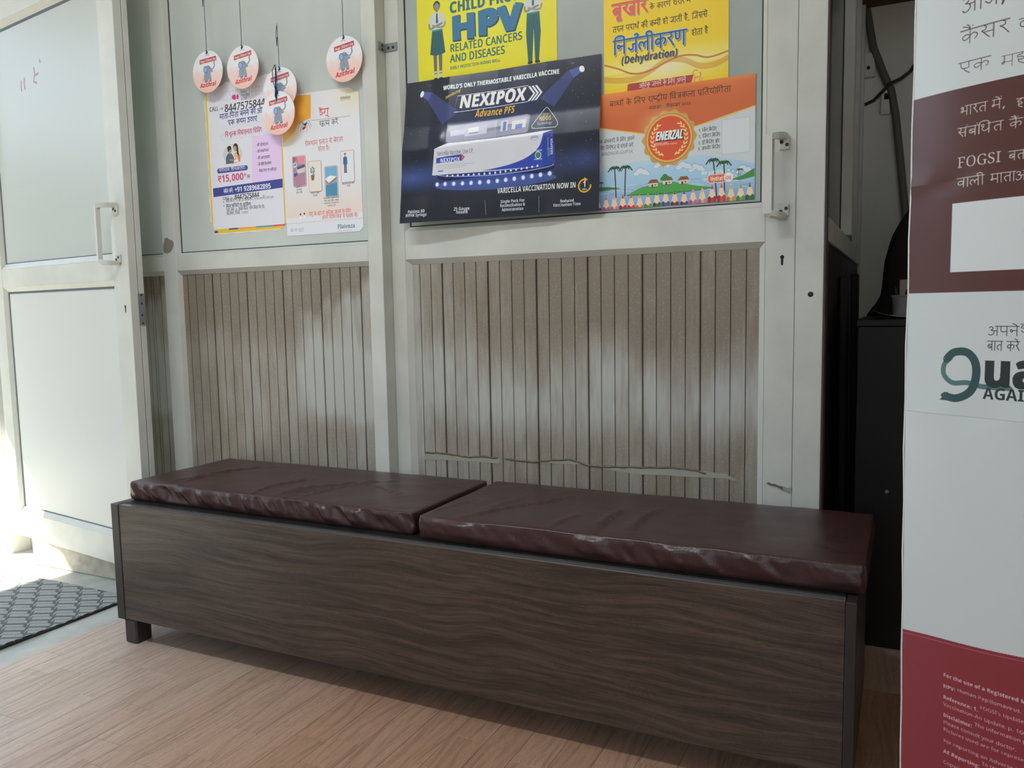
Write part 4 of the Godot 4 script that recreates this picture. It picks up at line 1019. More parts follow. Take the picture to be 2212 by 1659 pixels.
	p.text("ELECTROLYTE DRINK", 143.9, 131.6, 2.83, 52.2, Color8(255, 244, 237), "bold")
	p.hindi("१. स्कैन किजिए", 245.0, 111.5, 7.36, 40.1, Color8(52, 55, 57), 10.0)
	p.hindi("२. रजिस्टर किजिए", 245.0, 124.7, 7.37, 47.9, Color8(52, 55, 57), 10.0)
	p.hindi("३. ड्रॉ किजिए और", 244.5, 138.8, 7.38, 47.0, Color8(52, 55, 57), 10.0)
	p.hindi("४. अपलोड किजिए", 243.9, 151.4, 7.39, 49.2, Color8(52, 55, 57), 10.0)
	var qa := [296.4, 96.0]; var qb := [357.3, 159.7]
	p.rrect(qa[0], qa[1] - 6, qb[0] - qa[0], qb[1] - qa[1] + 12, 4, Color8(188, 195, 200)); p.rrect(qa[0] + 0.7, qa[1] - 5.3, qb[0] - qa[0] - 1.4, qb[1] - qa[1] + 10.6, 3.6, Color8(229, 234, 237))
	p.hindi("अधिक जानकारी के लिए अपने", -4.9, 112.9, 8.46, 100.4, Color8(52, 55, 57), 9.0)
	p.hindi("बाल रोग विशेषज्ञ से संपर्क करें", -5.7, 128.1, 8.47, 98.2, Color8(52, 55, 57), 9.0)
	p.text("Dr. MADHUR-GUPTA", -4.4, 141.6, 7.83, 94.8, Color8(121, 126, 131), "", 0.25)
	p.text("We put iON", 251.3, 206.1, 8.04, 49.1, Color8(255, 255, 255), "bold")
	p.text("in", 256.1, 221.0, 7.43, 7.5, Color8(255, 255, 255), "bold")
	var h1 := [265.5, 216.9]; var h2 := [319.8, 217.2]
	p.rrect(h1[0], h1[1] - 9.5, h2[0] - h1[0], 19, 6, Color8(255, 255, 249)); p.rrect(h1[0] + 1.2, h1[1] - 8.3, h2[0] - h1[0] - 2.4, 16.6, 5, Color8(244, 116, 65))
	p.oval(h2[0] - 8, h1[1] - 1, 10.5, 10.5, Color8(244, 246, 242)); p.oval(h2[0] - 8, h1[1] - 1, 8.2, 8.2, Color8(255, 255, 255))
	p.text("Hydrat", 271.8, 221.4, 9.25, 27.9, Color8(255, 255, 255), "bold")
	p.text("iON", 304.3, 221.7, 8.56, 13.2, Color8(237, 106, 60), "bold")
	for q in [[311.8, 200.7, 4.5], [321.6, 203.7, 3.5], [327.7, 214.3, 2.6], [324.8, 225.3, 1.8], [317.5, 232.9, 2.6]]:
		p.oval(q[0], q[1], q[2], q[2], Color8(151, 188, 210)); p.oval(q[0], q[1], q[2] * 0.7, q[2] * 0.7, Color8(237, 249, 249))
	# coloured pencils along the foot
	var cols := [Color8(99, 67, 138), Color8(232, 116, 175), Color8(255, 165, 156), Color8(212, 67, 84), Color8(244, 84, 72), Color8(249, 175, 84), Color8(124, 178, 84), Color8(62, 131, 77), Color8(77, 111, 175), Color8(126, 74, 67), Color8(94, 79, 156), Color8(244, 131, 188), Color8(255, 170, 151), Color8(212, 65, 79), Color8(234, 87, 74), Color8(249, 183, 82), Color8(121, 183, 87), Color8(60, 129, 77)]
	var tips := [[3.6, 236.7], [24.7, 235.4], [45.3, 235.0], [66.4, 234.3], [86.9, 235.3], [107.6, 236.9], [127.4, 235.2], [148.7, 233.4], [169.5, 232.8], [190.4, 234.4], [212.3, 235.5], [232.8, 233.7], [253.7, 233.2], [275.6, 229.5], [296.6, 228.1], [317.5, 232.9], [338.8, 232.5], [358.3, 231.1]]
	for i in tips.size():
		var x: float = tips[i][0]; var y: float = tips[i][1]; var w := 9.6
		var c: Color = cols[i]
		p.poly([x - w, H, x - w, y + 31, x - 2.0, y + 4, x + 2.0, y + 4, x + w, y + 31, x + w, H], Color8(255, 224, 190))
		p.poly([x - w, H, x - w, y + 29, x - w * 0.6, y + 25, x - w * 0.2, y + 29, x + w * 0.2, y + 29, x + w * 0.6, y + 25, x + w, y + 29, x + w, H], c)
		p.poly([x - w, H, x - w, y + 29, x - w * 0.6, y + 25, x - w * 0.25, y + 29, x - w * 0.25, H], c.darkened(0.28))
		p.poly([x + w * 0.3, H, x + w * 0.3, y + 28, x + w * 0.6, y + 25, x + w, y + 29, x + w, H], c.darkened(0.14))
		p.poly([x - 3.2, y + 10, x, y, x + 3.2, y + 10], c)
	poster("contest_poster", "wide orange and white drawing-contest poster with gold medal and row of coloured pencils", -0.671, 1.3655, -0.0545, 0.369, 0.269, p.done(), func(u, v): return 0.0004 * sin(u * 8.0))

func poster_nexipox():
	var W := 535.0; var H := 367.0
	var p := Pic.new(W, H, 1.75, Color8(45, 50, 62))
	p.glow(270, 130, 300, 170, Color(Color8(57, 70, 124), 0.75)); p.glow(250, 250, 330, 60, Color(Color8(92, 116, 205), 0.8)); p.glow(30, 250, 120, 50, Color(Color8(84, 111, 197), 0.7)); p.glow(500, 240, 90, 50, Color(Color8(77, 99, 175), 0.6))
	var rr := RandomNumberGenerator.new(); rr.seed = 8
	for i in 170: p.oval(rr.randf() * W, rr.randf() * H * 0.75, 0.5 + rr.randf() * 0.4, 0.5 + rr.randf() * 0.4, Color8(175, 185, 210))
	p.poly([64.3, 50.5, 79.6, 33.1, 160.8, 92.0, 114.6, 121.4], Color(Color8(94, 106, 188), 0.5)); p.poly([452.3, 26.7, 466.3, 46.4, 418.7, 109.8, 382.3, 85.6], Color(Color8(94, 106, 188), 0.55))
	p.poly([56.5, 28.4, 79.6, 33.1, 66.3, 53.2, 48.9, 39.7], Color8(84, 97, 170)); p.poly([454.0, 27.6, 480.7, 21.9, 487.6, 35.0, 466.3, 47.3], Color8(89, 102, 178))
	var l := [49.1, 34.1]; p.oval(l[0], l[1], 5.2, 8.6, Color8(244, 255, 255), 0.3); l = [487.0, 28.5]; p.oval(l[0], l[1], 6.4, 8.0, Color8(254, 255, 255), -0.5)
	p.poly([455.4, 8.6, 471.0, 10.2, 463.1, 14.8], Color8(72, 82, 151)); p.poly([59.2, 12.2, 82.4, 12.5, 69.6, 17.1], Color8(65, 72, 126))
	p.text("WORLD'S ONLY THERMOSTABLE VARICELLA VACCINE", 113.1, 32.3, 10.72, 317.5, Color8(246, 254, 255), "bold", 0.0, 0.0, 0.8)
	var it := [121.3, 62.2]; p.text("Introducing", it[0], it[1] - 6.0, 6.2, 44.0, Color8(255, 210, 52), "serif", 0.35, 0.0, 0.5, -0.36)
	var fr := [157.0, 52.1, 348.7, 49.6, 343.6, 60.8, 350.6, 88.8, 146.0, 93.0, 157.0, 52.1]
	p.line([350.2, 50.1, 156.2, 52.0, 146.0, 93.0, 347.9, 89.2], 1.6, Color8(237, 244, 251), false)
	p.text("NEXIPOX", 158.5, 84.1, 30.25, 182.0, Color8(255, 255, 255), "bold", 0.16, 0.0, 2.0)
	for k in 3:
		var o := k * 9.4
		var a := [348.6, 52.2]; var b := [364.7, 71.8]; var c := [349.5, 88.7]
		p.poly([a[0] + o, a[1], a[0] + o + 6, a[1], b[0] + o + 5, b[1], c[0] + o + 4, c[1], c[0] + o - 2, c[1], b[0] + o - 1, b[1]], Color8(244, 251, 255))
	p.text("Advance PFS", 204.7, 111.3, 17.08, 108.0, Color8(255, 205, 57), "bold", 0.2)
	p.line([403.3, 110.5, 428.3, 146.2, 425.3, 158.0, 416.1, 159.3, 369.2, 157.3, 363.3, 152.0, 366.5, 144.8, 395.9, 112.9, 403.3, 110.5], 1.5, Color8(237, 244, 251))
	p.text("With", 392.0, 129.2, 6.57, 14.3, Color8(255, 205, 77), "")
	p.text("NDDS", 381.4, 140.8, 10.22, 31.3, Color8(255, 210, 67), "bold")
	p.text("Technology", 376.4, 150.5, 6.28, 38.7, Color8(237, 244, 251), "")
	# blister with syringe
	p.poly([131.6, 135.5, 135.2, 126.5, 350.0, 118.6, 357.1, 122.8, 353.4, 159.9, 349.2, 164.5, 135.9, 170.9, 129.9, 165.1], Color8(148, 148, 175))
	p.poly([135.7, 137.7, 140.0, 129.5, 348.1, 121.0, 353.3, 125.0, 350.8, 141.3, 142.7, 150.7], Color8(183, 183, 205))
	p.poly([140.5, 153.9, 183.5, 151.6, 183.9, 137.8, 140.9, 140.0], Color8(210, 210, 227)); p.poly([179.3, 158.1, 239.4, 155.2, 240.0, 132.8, 179.9, 135.6], Color8(197, 197, 219))
	p.poly([188.4, 148.7, 217.4, 147.3, 217.7, 136.4, 188.7, 137.3], Color8(237, 237, 224)); p.poly([191.6, 152.8, 215.7, 152.0, 215.7, 149.2, 191.6, 150.0], Color8(77, 109, 200))
	p.poly([239.5, 150.8, 276.8, 148.1, 277.0, 140.3, 239.7, 142.3], Color8(116, 116, 141)); p.poly([276.7, 154.9, 296.1, 153.9, 296.6, 127.7, 277.3, 128.2], Color8(215, 217, 229)); p.poly([283.3, 153.9, 291.8, 153.5, 292.3, 130.6, 283.8, 131.0], Color8(65, 106, 188))
	p.poly([296.2, 146.9, 307.7, 146.5, 307.9, 138.1, 296.4, 138.5], Color8(126, 126, 148)); p.poly([307.6, 152.5, 345.7, 150.7, 346.1, 130.8, 308.0, 132.4], Color8(227, 224, 219)); p.poly([318.0, 153.0, 335.5, 152.3, 335.7, 140.9, 318.2, 141.6], Color8(79, 111, 200))
	# stage
	var sa := [263.9, 254.2]; var sb := [421.7, 251.5]; var sw: float = sb[0] - sa[0]
	p.oval(sa[0], sa[1], sw + 2, 20, Color8(40, 47, 89)); p.oval(sa[0], sa[1] - 6, sw, 13, Color8(151, 173, 244)); p.oval(sa[0], sa[1] - 7, sw - 3, 11, Color8(50, 60, 116))
	p.oval(sa[0], sa[1] + 24, sw + 6, 17, Color(Color8(99, 126, 219), 0.6))
	# carton
	p.poly([96.0, 182.0, 133.9, 171.1, 418.6, 165.5, 391.7, 190.6, 393.7, 250.9, 93.9, 249.2, 89.7, 247.4], Color8(227, 229, 237))
	p.poly([96.0, 182.0, 133.9, 171.1, 418.6, 165.5, 395.7, 173.5, 246.9, 173.8], Color8(249, 251, 254))
	p.poly([393.9, 172.0, 419.3, 165.5, 424.8, 243.2, 394.5, 250.7], Color8(52, 79, 175))
	var sw2 := p.curve(PackedVector2Array([Vector2(393.8, 177.6), Vector2(384.1, 201.4), Vector2(361.4, 219.2), Vector2(330.9, 231.4), Vector2(292.3, 239.6), Vector2(229.3, 247.0)]))
	sw2.append(Vector2(394.5, 250.7)); p.fill([sw2], Color8(60, 84, 188))
	p.text("Varicella Vaccine, Live I.P.", 104.6, 200.5, 10.92, 101.8, Color8(89, 94, 114), "")
	p.poly([102.0, 205.9, 174.0, 201.6, 174.4, 217.7, 101.5, 219.3], Color8(65, 89, 188)); p.poly([174.0, 201.6, 182.0, 208.6, 174.4, 217.7, 171.2, 214.6, 176.3, 208.8, 171.6, 202.8], Color8(237, 89, 77))
	p.text("NEXIPOX", 113.7, 218.0, 9.86, 55.0, Color8(255, 255, 255), "bold")
	for k in 4: p.line([100.5, 224.9, 169.4, 222.1], 0.01, Color8(114, 119, 138))
	for k in 3:
		var a := [100.9, 225.7]; var b := [205.9, 223.1]; p.rect(a[0], a[1] + k * 4.0, (b[0] - a[0]) * (1.0 - k * 0.18), 0.7, Color8(151, 153, 170))
	var fa := [106.7, 241.4]; p.rect(fa[0], fa[1] - 3, 16, 2.6, Color8(65, 89, 188))
	var no := [371.1, 180.5]; p.oval(no[0], no[1], 10, 5.2, Color8(65, 84, 163)); p.oval(no[0], no[1], 9.2, 4.5, Color8(249, 251, 255))
	p.text("NOVO", 362.8, 181.9, 4.99, 17.2, Color8(65, 84, 163), "bold")
	var vi := [380.8, 222.7]; p.oval(vi[0], vi[1], 8.6, 9.4, Color8(237, 244, 244)); p.oval(vi[0], vi[1], 6.4, 7.0, Color8(65, 121, 99)); p.oval(vi[0], vi[1], 3.2, 3.5, Color8(138, 175, 114))
	for k in 10: p.line([vi[0], vi[1], vi[0] + cos(k * TAU / 10) * 8.0, vi[1] + sin(k * TAU / 10) * 8.6], 0.8, Color8(65, 121, 99), false)
	p.text("TREHALOSE", 369.8, 213.3, 3.66, 21.6, Color8(255, 255, 255), "bold")
	p.text("PROTECTION", 370.5, 234.1, 3.67, 20.5, Color8(255, 255, 255), "bold")
	var sv := [408.9, 227.8]; p.text("Varicella Vaccine,", sv[0], sv[1], 3.6, 46.0, Color8(237, 244, 255), "", 0.0, 0.0, 0.0, -PI / 2 - 0.02); sv = [413.3, 224.9]; p.text("Live I.P.", sv[0], sv[1], 3.6, 18.0, Color8(237, 244, 255), "", 0.0, 0.0, 0.0, -PI / 2 - 0.02)
	sv = [418.8, 224.1]; p.text("NEXIPOX", sv[0], sv[1], 5.0, 38.0, Color8(255, 255, 255), "bold", 0.0, 0.0, 0.0, -PI / 2 - 0.02); sv = [416.9, 183.3]; p.poly([sv[0] - 5, sv[1], sv[0] - 1, sv[1] - 6, sv[0] + 2, sv[1] - 1, sv[0] - 1, sv[1] - 3], Color8(237, 102, 77))
	for k in 18:
		var t := k / 17.0; var a := [134.8, 253.4]; var b := [378.9, 248.2]
		var x: float = lerpf(a[0], b[0], t); var y: float = lerpf(a[1], b[1], t) + sin(t * PI) * 4.0
		p.oval(x, y, 3.4, 3.4, Color8(114, 141, 237)); p.oval(x, y, 2.3, 2.6, Color8(255, 255, 255))
	for k in 14:
		var t := k / 13.0; var a := [105.8, 272.9]; var b := [410.8, 269.1]
		var x: float = lerpf(a[0], b[0], t); var y: float = lerpf(a[1], b[1], t) + sin(t * PI) * 4.5
		p.oval(x, y, 6.6, 6.8, Color8(106, 136, 237)); p.oval(x, y, 4.3, 4.9, Color8(255, 255, 255))
	p.text("VARICELLA VACCINATION NOW IN", 270.6, 306.9, 13.05, 205.8, Color8(254, 255, 255), "bold")
	var ck := [498.2, 304.1]
	var ring := PackedVector2Array()
	for k in 30: ring.append(Vector2(ck[0], ck[1]) + Vector2.from_angle(-PI / 2 + 0.15 - k / 29.0 * 4.9) * 15.0)
	p.stroke(ring, 3.4, Color8(254, 195, 45)); p.poly([ck[0] - 1, ck[1] - 20, ck[0] + 8, ck[1] - 14, ck[0] - 1, ck[1] - 9], Color8(254, 195, 45))
	for k in 12: p.oval(ck[0] + cos(k * TAU / 12) * 11, ck[1] + sin(k * TAU / 12) * 11, 0.7, 0.7, Color8(249, 254, 255))
	p.text("1", 493.6, 307.7, 14.38, 8.9, Color8(255, 255, 255), "bold")
	p.text("Min", 493.5, 314.9, 4.58, 10.3, Color8(255, 255, 255), "bold")
	p.text("25 Gauge", 155.0, 342.9, 8.13, 43.4, Color8(237, 244, 249), "bold")
	p.text("Needle", 161.8, 351.2, 7.77, 31.9, Color8(237, 244, 249), "bold")
	p.text("Single Pack For", 280.7, 331.8, 7.56, 65.2, Color8(237, 244, 249), "bold")
	p.text("Reconstitution &", 279.7, 341.7, 7.57, 67.9, Color8(237, 244, 249), "bold")
	p.text("Administration", 284.9, 352.1, 7.57, 58.6, Color8(237, 244, 249), "bold")
	p.text("Reduced", 437.7, 340.7, 7.31, 35.1, Color8(237, 244, 249), "bold")
	p.text("Vaccination Time", 420.7, 349.8, 7.34, 69.2, Color8(237, 244, 249), "bold")
	p.text("Painless BD", 23.0, 342.1, 7.99, 50.5, Color8(237, 244, 249), "bold")
	p.text("HYPAK Syringe", 16.6, 351.5, 8.01, 62.6, Color8(237, 244, 249), "bold")
	p.line([238.3, 321.1, 242.6, 358.9], 0.8, Color8(188, 195, 207), false); p.line([384.4, 321.1, 385.3, 360.5], 0.8, Color8(188, 195, 207), false)
	# folded sheet, its lower left corner standing off the door, creases at the quarters
	var bend := func(u: float, v: float) -> float:
		var z := 0.006 - 0.014 * u * (1.0 - v)
		z += 0.044 * v * (1.0 - u) * (1.0 - u * 0.3) + 0.012 * v
		for f in [0.245, 0.49, 0.74]: z += 0.0045 * maxf(0.0, 1.0 - absf(u - f) / 0.10) * (1.0 if f != 0.49 else -0.7)
		z += 0.0050 * maxf(0.0, 1.0 - absf(v - 0.49) / 0.16) - 0.0016 * maxf(0.0, 1.0 - absf(v - 0.80) / 0.1)
		z += 0.003 * sin(u * 26.0 + v * 5.0) * smoothstep(0.75, 1.0, v) * smoothstep(0.35, 0.0, u)
		z += 0.0025 * exp(-pow((u - 0.20) / 0.03, 2.0) - pow((v - 0.42) / 0.07, 2.0))
		return z
	poster("varicella_poster", "large glossy black and navy folded vaccine poster, its lower left corner curling forward", -1.190, 1.459, -0.0455, 0.535, 0.367, p.done(), bend, 0.20, 110, 80)

func poster_birla():
	# an older yellow-edged sheet behind, then the fertility camp notice
	var q := Pic.new(296, 428, 1.4, Color8(244, 239, 224))
	q.rect(0, 0, 4, 428, Color8(224, 227, 212)); q.rect(4, 10, 5, 418, Color8(249, 205, 52)); q.rect(286, 200, 5, 228, Color8(244, 210, 89)); q.rect(20, 417, 276, 8, Color8(249, 205, 52)); q.rect(12, 408, 14, 16, Color8(77, 79, 126))
	var t := thing("notice_sheet", "older yellow-edged sheet with torn edges, mostly hidden under the fertility notice", "poster", Vector3(-1.742, 1.104, -0.0186), 0, "notices stuck on the partition panes")
	var st := st_new(); var pts := PackedVector2Array()
	for k in 22: pts.append(Vector2(-0.148 + 0.0022 * sin(k * 2.3) + 0.0015 * sin(k * 5.9) + (0.012 if k < 2 else 0.0), 0.428 * k / 21.0))
	for k in 12: pts.append(Vector2(-0.148 + 0.296 * (k + 1) / 13.0, 0.428 + 0.002 * sin(k * 2.9)))
	pts.append(Vector2(0.148, 0.428))
	for k in 14: pts.append(Vector2(0.148 + 0.001 * sin(k * 3.3), 0.428 * (1.0 - k / 14.0)))
	pts.append(Vector2(0.146, 0.018))
	for k in 10: pts.append(Vector2(0.146 - 0.265 * (k + 1) / 11.0, 0.0 + 0.0012 * sin(k * 4.1)))
	slab(st, pts, Vector3.ZERO, Vector3.RIGHT, Vector3.UP, 0.0003)
	var a := st.commit_to_arrays(); var uv := PackedVector2Array(); var vs: PackedVector3Array = a[Mesh.ARRAY_VERTEX]
	for v in vs: uv.append(Vector2((v.x + 0.148) / 0.296, 1.0 - v.y / 0.428))
	a[Mesh.ARRAY_TEX_UV] = uv
	var am := ArrayMesh.new(); am.add_surface_from_arrays(Mesh.PRIMITIVE_TRIANGLES, a)
	obj("printed_sheet", am, mat("old_print", Color.WHITE, 0.55, {albedo_texture = q.done()}), t)

	var p := Pic.new(275, 430, 2.4, Color8(237, 237, 246))
	p.text("ADMISSION OPEN", 5.3, 57.3, 26.81, 212.7, Color8(222, 224, 232), "bold")
	p.text("LIVE CCTV SURVEILLANCE", 50.9, 138.4, 13.40, 163.2, Color8(227, 229, 239), "bold")
	p.text("COACHING", 42.4, 170.5, 20.19, 187.3, Color8(227, 229, 239), "bold")
	p.poly([167.2, 168.9, 280.5, 170.7, 273.0, 299.5, 158.7, 301.4], Color8(244, 215, 254))
	p.poly([98.1, 45.7, 110.4, 43.3, 109.3, 59.6, 97.5, 54.5], Color8(219, 67, 138)); var lo := [119.5, 52.0]; p.oval(lo[0], lo[1], 4.6, 7.0, Color8(219, 67, 138)); lo = [109.8, 52.1]; p.oval(lo[0], lo[1], 4.2, 7.0, Color8(219, 67, 138)); p.line([115.3, 43.1, 113.5, 52.1, 115.3, 61.2], 1.0, Color8(237, 237, 246))
	p.text("Birla", 132.2, 43.1, 7.42, 20.4, Color8(74, 74, 99), "serif")
	p.text("Fertility", 132.1, 53.6, 7.42, 34.2, Color8(74, 74, 99), "serif")
	p.text("& IVF", 132.7, 63.8, 7.43, 23.4, Color8(74, 74, 99), "serif")
	p.text("CALL", 6.1, 80.9, 12.10, 36.4, Color8(52, 52, 57), "", 0.0, 0.0, 0.5)
	p.line([46.5, 77.7, 60.1, 78.0], 1.1, Color8(52, 52, 57), false); p.line([54.3, 73.2, 60.8, 78.0, 54.9, 82.3], 1.1, Color8(52, 52, 57), false)
	p.text("8447575844", 65.6, 88.9, 20.39, 156.3, Color8(45, 45, 50), "", 0.06, 0.0, 0.9)
	p.hindi("माता-पिता बनने की ओर", 46.2, 107.3, 13.37, 171.0, Color8(52, 57, 141), 15.0)
	p.hindi("एक कदम उठाएं", 77.1, 127.9, 12.88, 113.0, Color8(52, 57, 141), 15.0)
	p.hindi("निःशुल्क निसंतानता शिविर", 63.7, 160.1, 12.06, 141.4, Color8(205, 57, 102), 14.0)
	# family picture in an oval
	var f := [89.2, 211.3]
	p.oval(f[0], f[1], 37, 28, Color8(210, 224, 219)); p.glow(f[0] + 12, f[1] - 8, 34, 24, Color(Color8(239, 249, 239), 0.8))
	p.poly([f[0] - 28, f[1] + 27, f[0] - 27, f[1] + 8, f[0] - 18, f[1] - 3, f[0] - 4, f[1] - 2, f[0] + 4, f[1] + 10, f[0] + 4, f[1] + 27], Color8(94, 106, 126))
	p.oval(f[0] - 10, f[1] - 12, 7.0, 9.0, Color8(197, 146, 116)); p.oval(f[0] - 12, f[1] - 18, 8.0, 6.0, Color8(45, 40, 40)); p.oval(f[0] - 16, f[1] - 13, 2.6, 6.0, Color8(45, 40, 40))
	p.poly([f[0] + 6, f[1] + 26, f[0] + 8, f[1] - 2, f[0] + 22, f[1] - 4, f[0] + 29, f[1] + 8, f[0] + 29, f[1] + 24], Color8(244, 131, 92))
	p.oval(f[0] + 13, f[1] - 18, 9.5, 11, Color8(43, 38, 40)); p.poly([f[0] + 16, f[1] - 26, f[0] + 23, f[1] - 14, f[0] + 24, f[1] + 8, f[0] + 17, f[1] + 2], Color8(43, 38, 40)); p.oval(f[0] + 10, f[1] - 14, 6.2, 8.0, Color8(219, 165, 133))
	p.oval(f[0] + 12, f[1] + 5, 7.4, 6.6, Color8(244, 195, 156)); p.poly([f[0] + 3, f[1] + 24, f[0] + 6, f[1] + 11, f[0] + 18, f[1] + 11, f[0] + 22, f[1] + 24], Color8(255, 249, 242)); p.line([f[0] - 12, f[1] + 16, f[0] + 2, f[1] + 18, f[0] + 12, f[1] + 14], 4.0, Color8(197, 146, 116))
	var pa := [25.0, 256.1]; var pb := [145.4, 255.1]; var py: float = (pa[1] + pb[1]) / 2.0
	p.rrect(pa[0], py - 7.2, pb[0] - pa[0], 14.4, 7.0, Color8(65, 70, 156))
	p.hindi("स्पेशल डिस्काउंट", pa[0] + 8.0, py + 3.6, 8.2, pb[0] - pa[0] - 17.0, Color8(255, 255, 255), 14.0)
	p.text("15,000", 40.3, 288.9, 19.96, 87.8, Color8(219, 57, 121), "bold")
	var ru := [26.4, 288.7]; var ru2 := [39.1, 270.1]
	var rw: float = ru2[0] - ru[0]; var rh: float = ru[1] - ru2[1]
	for yy in [0.0, 0.28]: p.rect(ru[0], ru2[1] + rh * yy, rw, 2.6, Color8(219, 57, 121))
	p.line([ru[0] + rw * 0.2, ru2[1] + 1.0, ru[0] + rw * 0.75, ru2[1] + rh * 0.18, ru[0] + rw * 0.6, ru2[1] + rh * 0.5, ru[0] + 0.6, ru2[1] + rh * 0.56], 2.6, Color8(219, 57, 121))
	p.line([ru[0] + 0.8, ru2[1] + rh * 0.56, ru[0] + rw * 0.8, ru[1]], 2.8, Color8(219, 57, 121), false)
	p.text("*", 129.8, 289.2, 19.64, 7.3, Color8(219, 57, 121), "bold")
	p.hindi("फ्री रजिस्ट्रेशन", 185.5, 200.0, 7.01, 41.2, Color8(77, 72, 89), 14.0)
	p.hindi("फ्री कंसल्टेशन", 185.5, 217.6, 7.02, 42.4, Color8(77, 72, 89), 14.0)
	p.hindi("फ्री अल्ट्रासाउंड", 186.1, 236.3, 7.04, 45.4, Color8(77, 72, 89), 14.0)
	p.hindi("फ्री वीर्य विश्लेषण", 186.8, 254.5, 7.05, 48.3, Color8(77, 72, 89), 14.0)
	p.hindi("पैनल टेस्ट पर भारी छूट", 188.0, 273.2, 7.06, 66.3, Color8(77, 72, 89), 14.0)
	for yy in [[179.7, 197.2], [179.8, 214.8], [180.4, 233.1], [181.6, 251.8], [182.2, 270.5]]: p.rect(yy[0] - 1.2, yy[1] - 0.8, 3.4, 1.2, Color8(212, 65, 114))
	p.hindi("तक", 140.3, 286.5, 9.80, 12.1, Color8(77, 72, 102), 12.0)
	p.poly([3.7, 304.3, 274.2, 298.3, 273.3, 323.2, 4.4, 330.2], Color8(65, 70, 156))
	p.hindi("कॉल करें:", 46.1, 321.8, 10.92, 39.2, Color8(254, 254, 255), 14.0)
	p.text("+91 9289682895", 89.7, 321.6, 13.98, 140.1, Color8(255, 255, 255), "bold")
	p.text("CALL", 41.6, 341.2, 9.12, 26.3, Color8(52, 52, 57), "", 0.0, 0.0, 0.4)
	p.line([70.6, 337.9, 79.3, 337.6], 0.9, Color8(52, 52, 57), false)
	p.text("8447575844", 87.6, 342.8, 13.57, 96.0, Color8(45, 45, 50), "", 0.05, 0.0, 0.8)
	p.hindi("महीने की हर 14 और 28 तारीख को | 9:00 am से 5:00 pm", 52.9, 349.8, 8.65, 184.6, Color8(82, 82, 94), 11.0)
	p.hindi("बिरला फर्टिलिटी एंड आईवीएफ,", 53.1, 365.4, 9.12, 100.2, Color8(82, 82, 94), 13.0)
	p.hindi("प्लॉट नंबर 18, पहली मंजिल, शंकर विहार मेन रोड,", 53.0, 376.0, 8.67, 151.1, Color8(82, 82, 94), 11.0)
	p.hindi("प्रीत विहार, दिल्ली- 110092", 53.5, 386.6, 8.68, 86.4, Color8(82, 82, 94), 11.0)
	var pin := [44.7, 359.8]; p.oval(pin[0], pin[1] - 1, 1.9, 2.4, Color8(89, 89, 104)); p.oval(pin[0], pin[1] - 1.2, 0.8, 0.9, Color8(237, 237, 246))
	var cb := [43.7, 347.3]; p.rrect(cb[0] - 2, cb[1] - 2, 4.4, 4.4, 0.8, Color8(102, 102, 116)); p.rect(cb[0] - 1.2, cb[1] - 0.6, 2.8, 2.2, Color8(237, 237, 246))
	var sy := [17.9, 425.4]
	for s in [[0, 60, Color8(249, 205, 57)], [60, 36, Color8(77, 79, 136)], [96, 70, Color8(255, 175, 74)], [166, 66, Color8(72, 165, 200)], [232, 43, Color8(232, 77, 106)]]: p.rect(s[0], 426, s[1], 4, s[2])
	var m := mat("printed_poster", Color.WHITE, 0.5, {albedo_texture = p.done()})
	var n := thing("fertility_notice", "white and violet fertility camp notice with a family picture and handwritten phone numbers", "poster", Vector3(-1.7405, 1.115, -0.0178), 0, "notices stuck on the partition panes")
	st = st_new(); pts = PackedVector2Array([Vector2(-0.1375, 0.0), Vector2(0.1375, 0.0), Vector2(0.1375, 0.418)])
	for k in 7: pts.append(Vector2(0.12 - 0.03 * k, 0.425 + 0.003 * sin(k * 2.2)))
	for k in 5: pts.append(Vector2(-0.09 - 0.010 * k, 0.412 + 0.004 * sin(k * 1.7)))
	slab(st, pts, Vector3.ZERO, Vector3.RIGHT, Vector3.UP, 0.0003)
	a = st.commit_to_arrays(); uv = PackedVector2Array(); vs = a[Mesh.ARRAY_VERTEX]
	for v in vs: uv.append(Vector2((v.x + 0.1375) / 0.275, 1.0 - v.y / 0.430))
	a[Mesh.ARRAY_TEX_UV] = uv
	am = ArrayMesh.new(); am.add_surface_from_arrays(Mesh.PRIMITIVE_TRIANGLES, a)
	obj("printed_sheet", am, m, n)

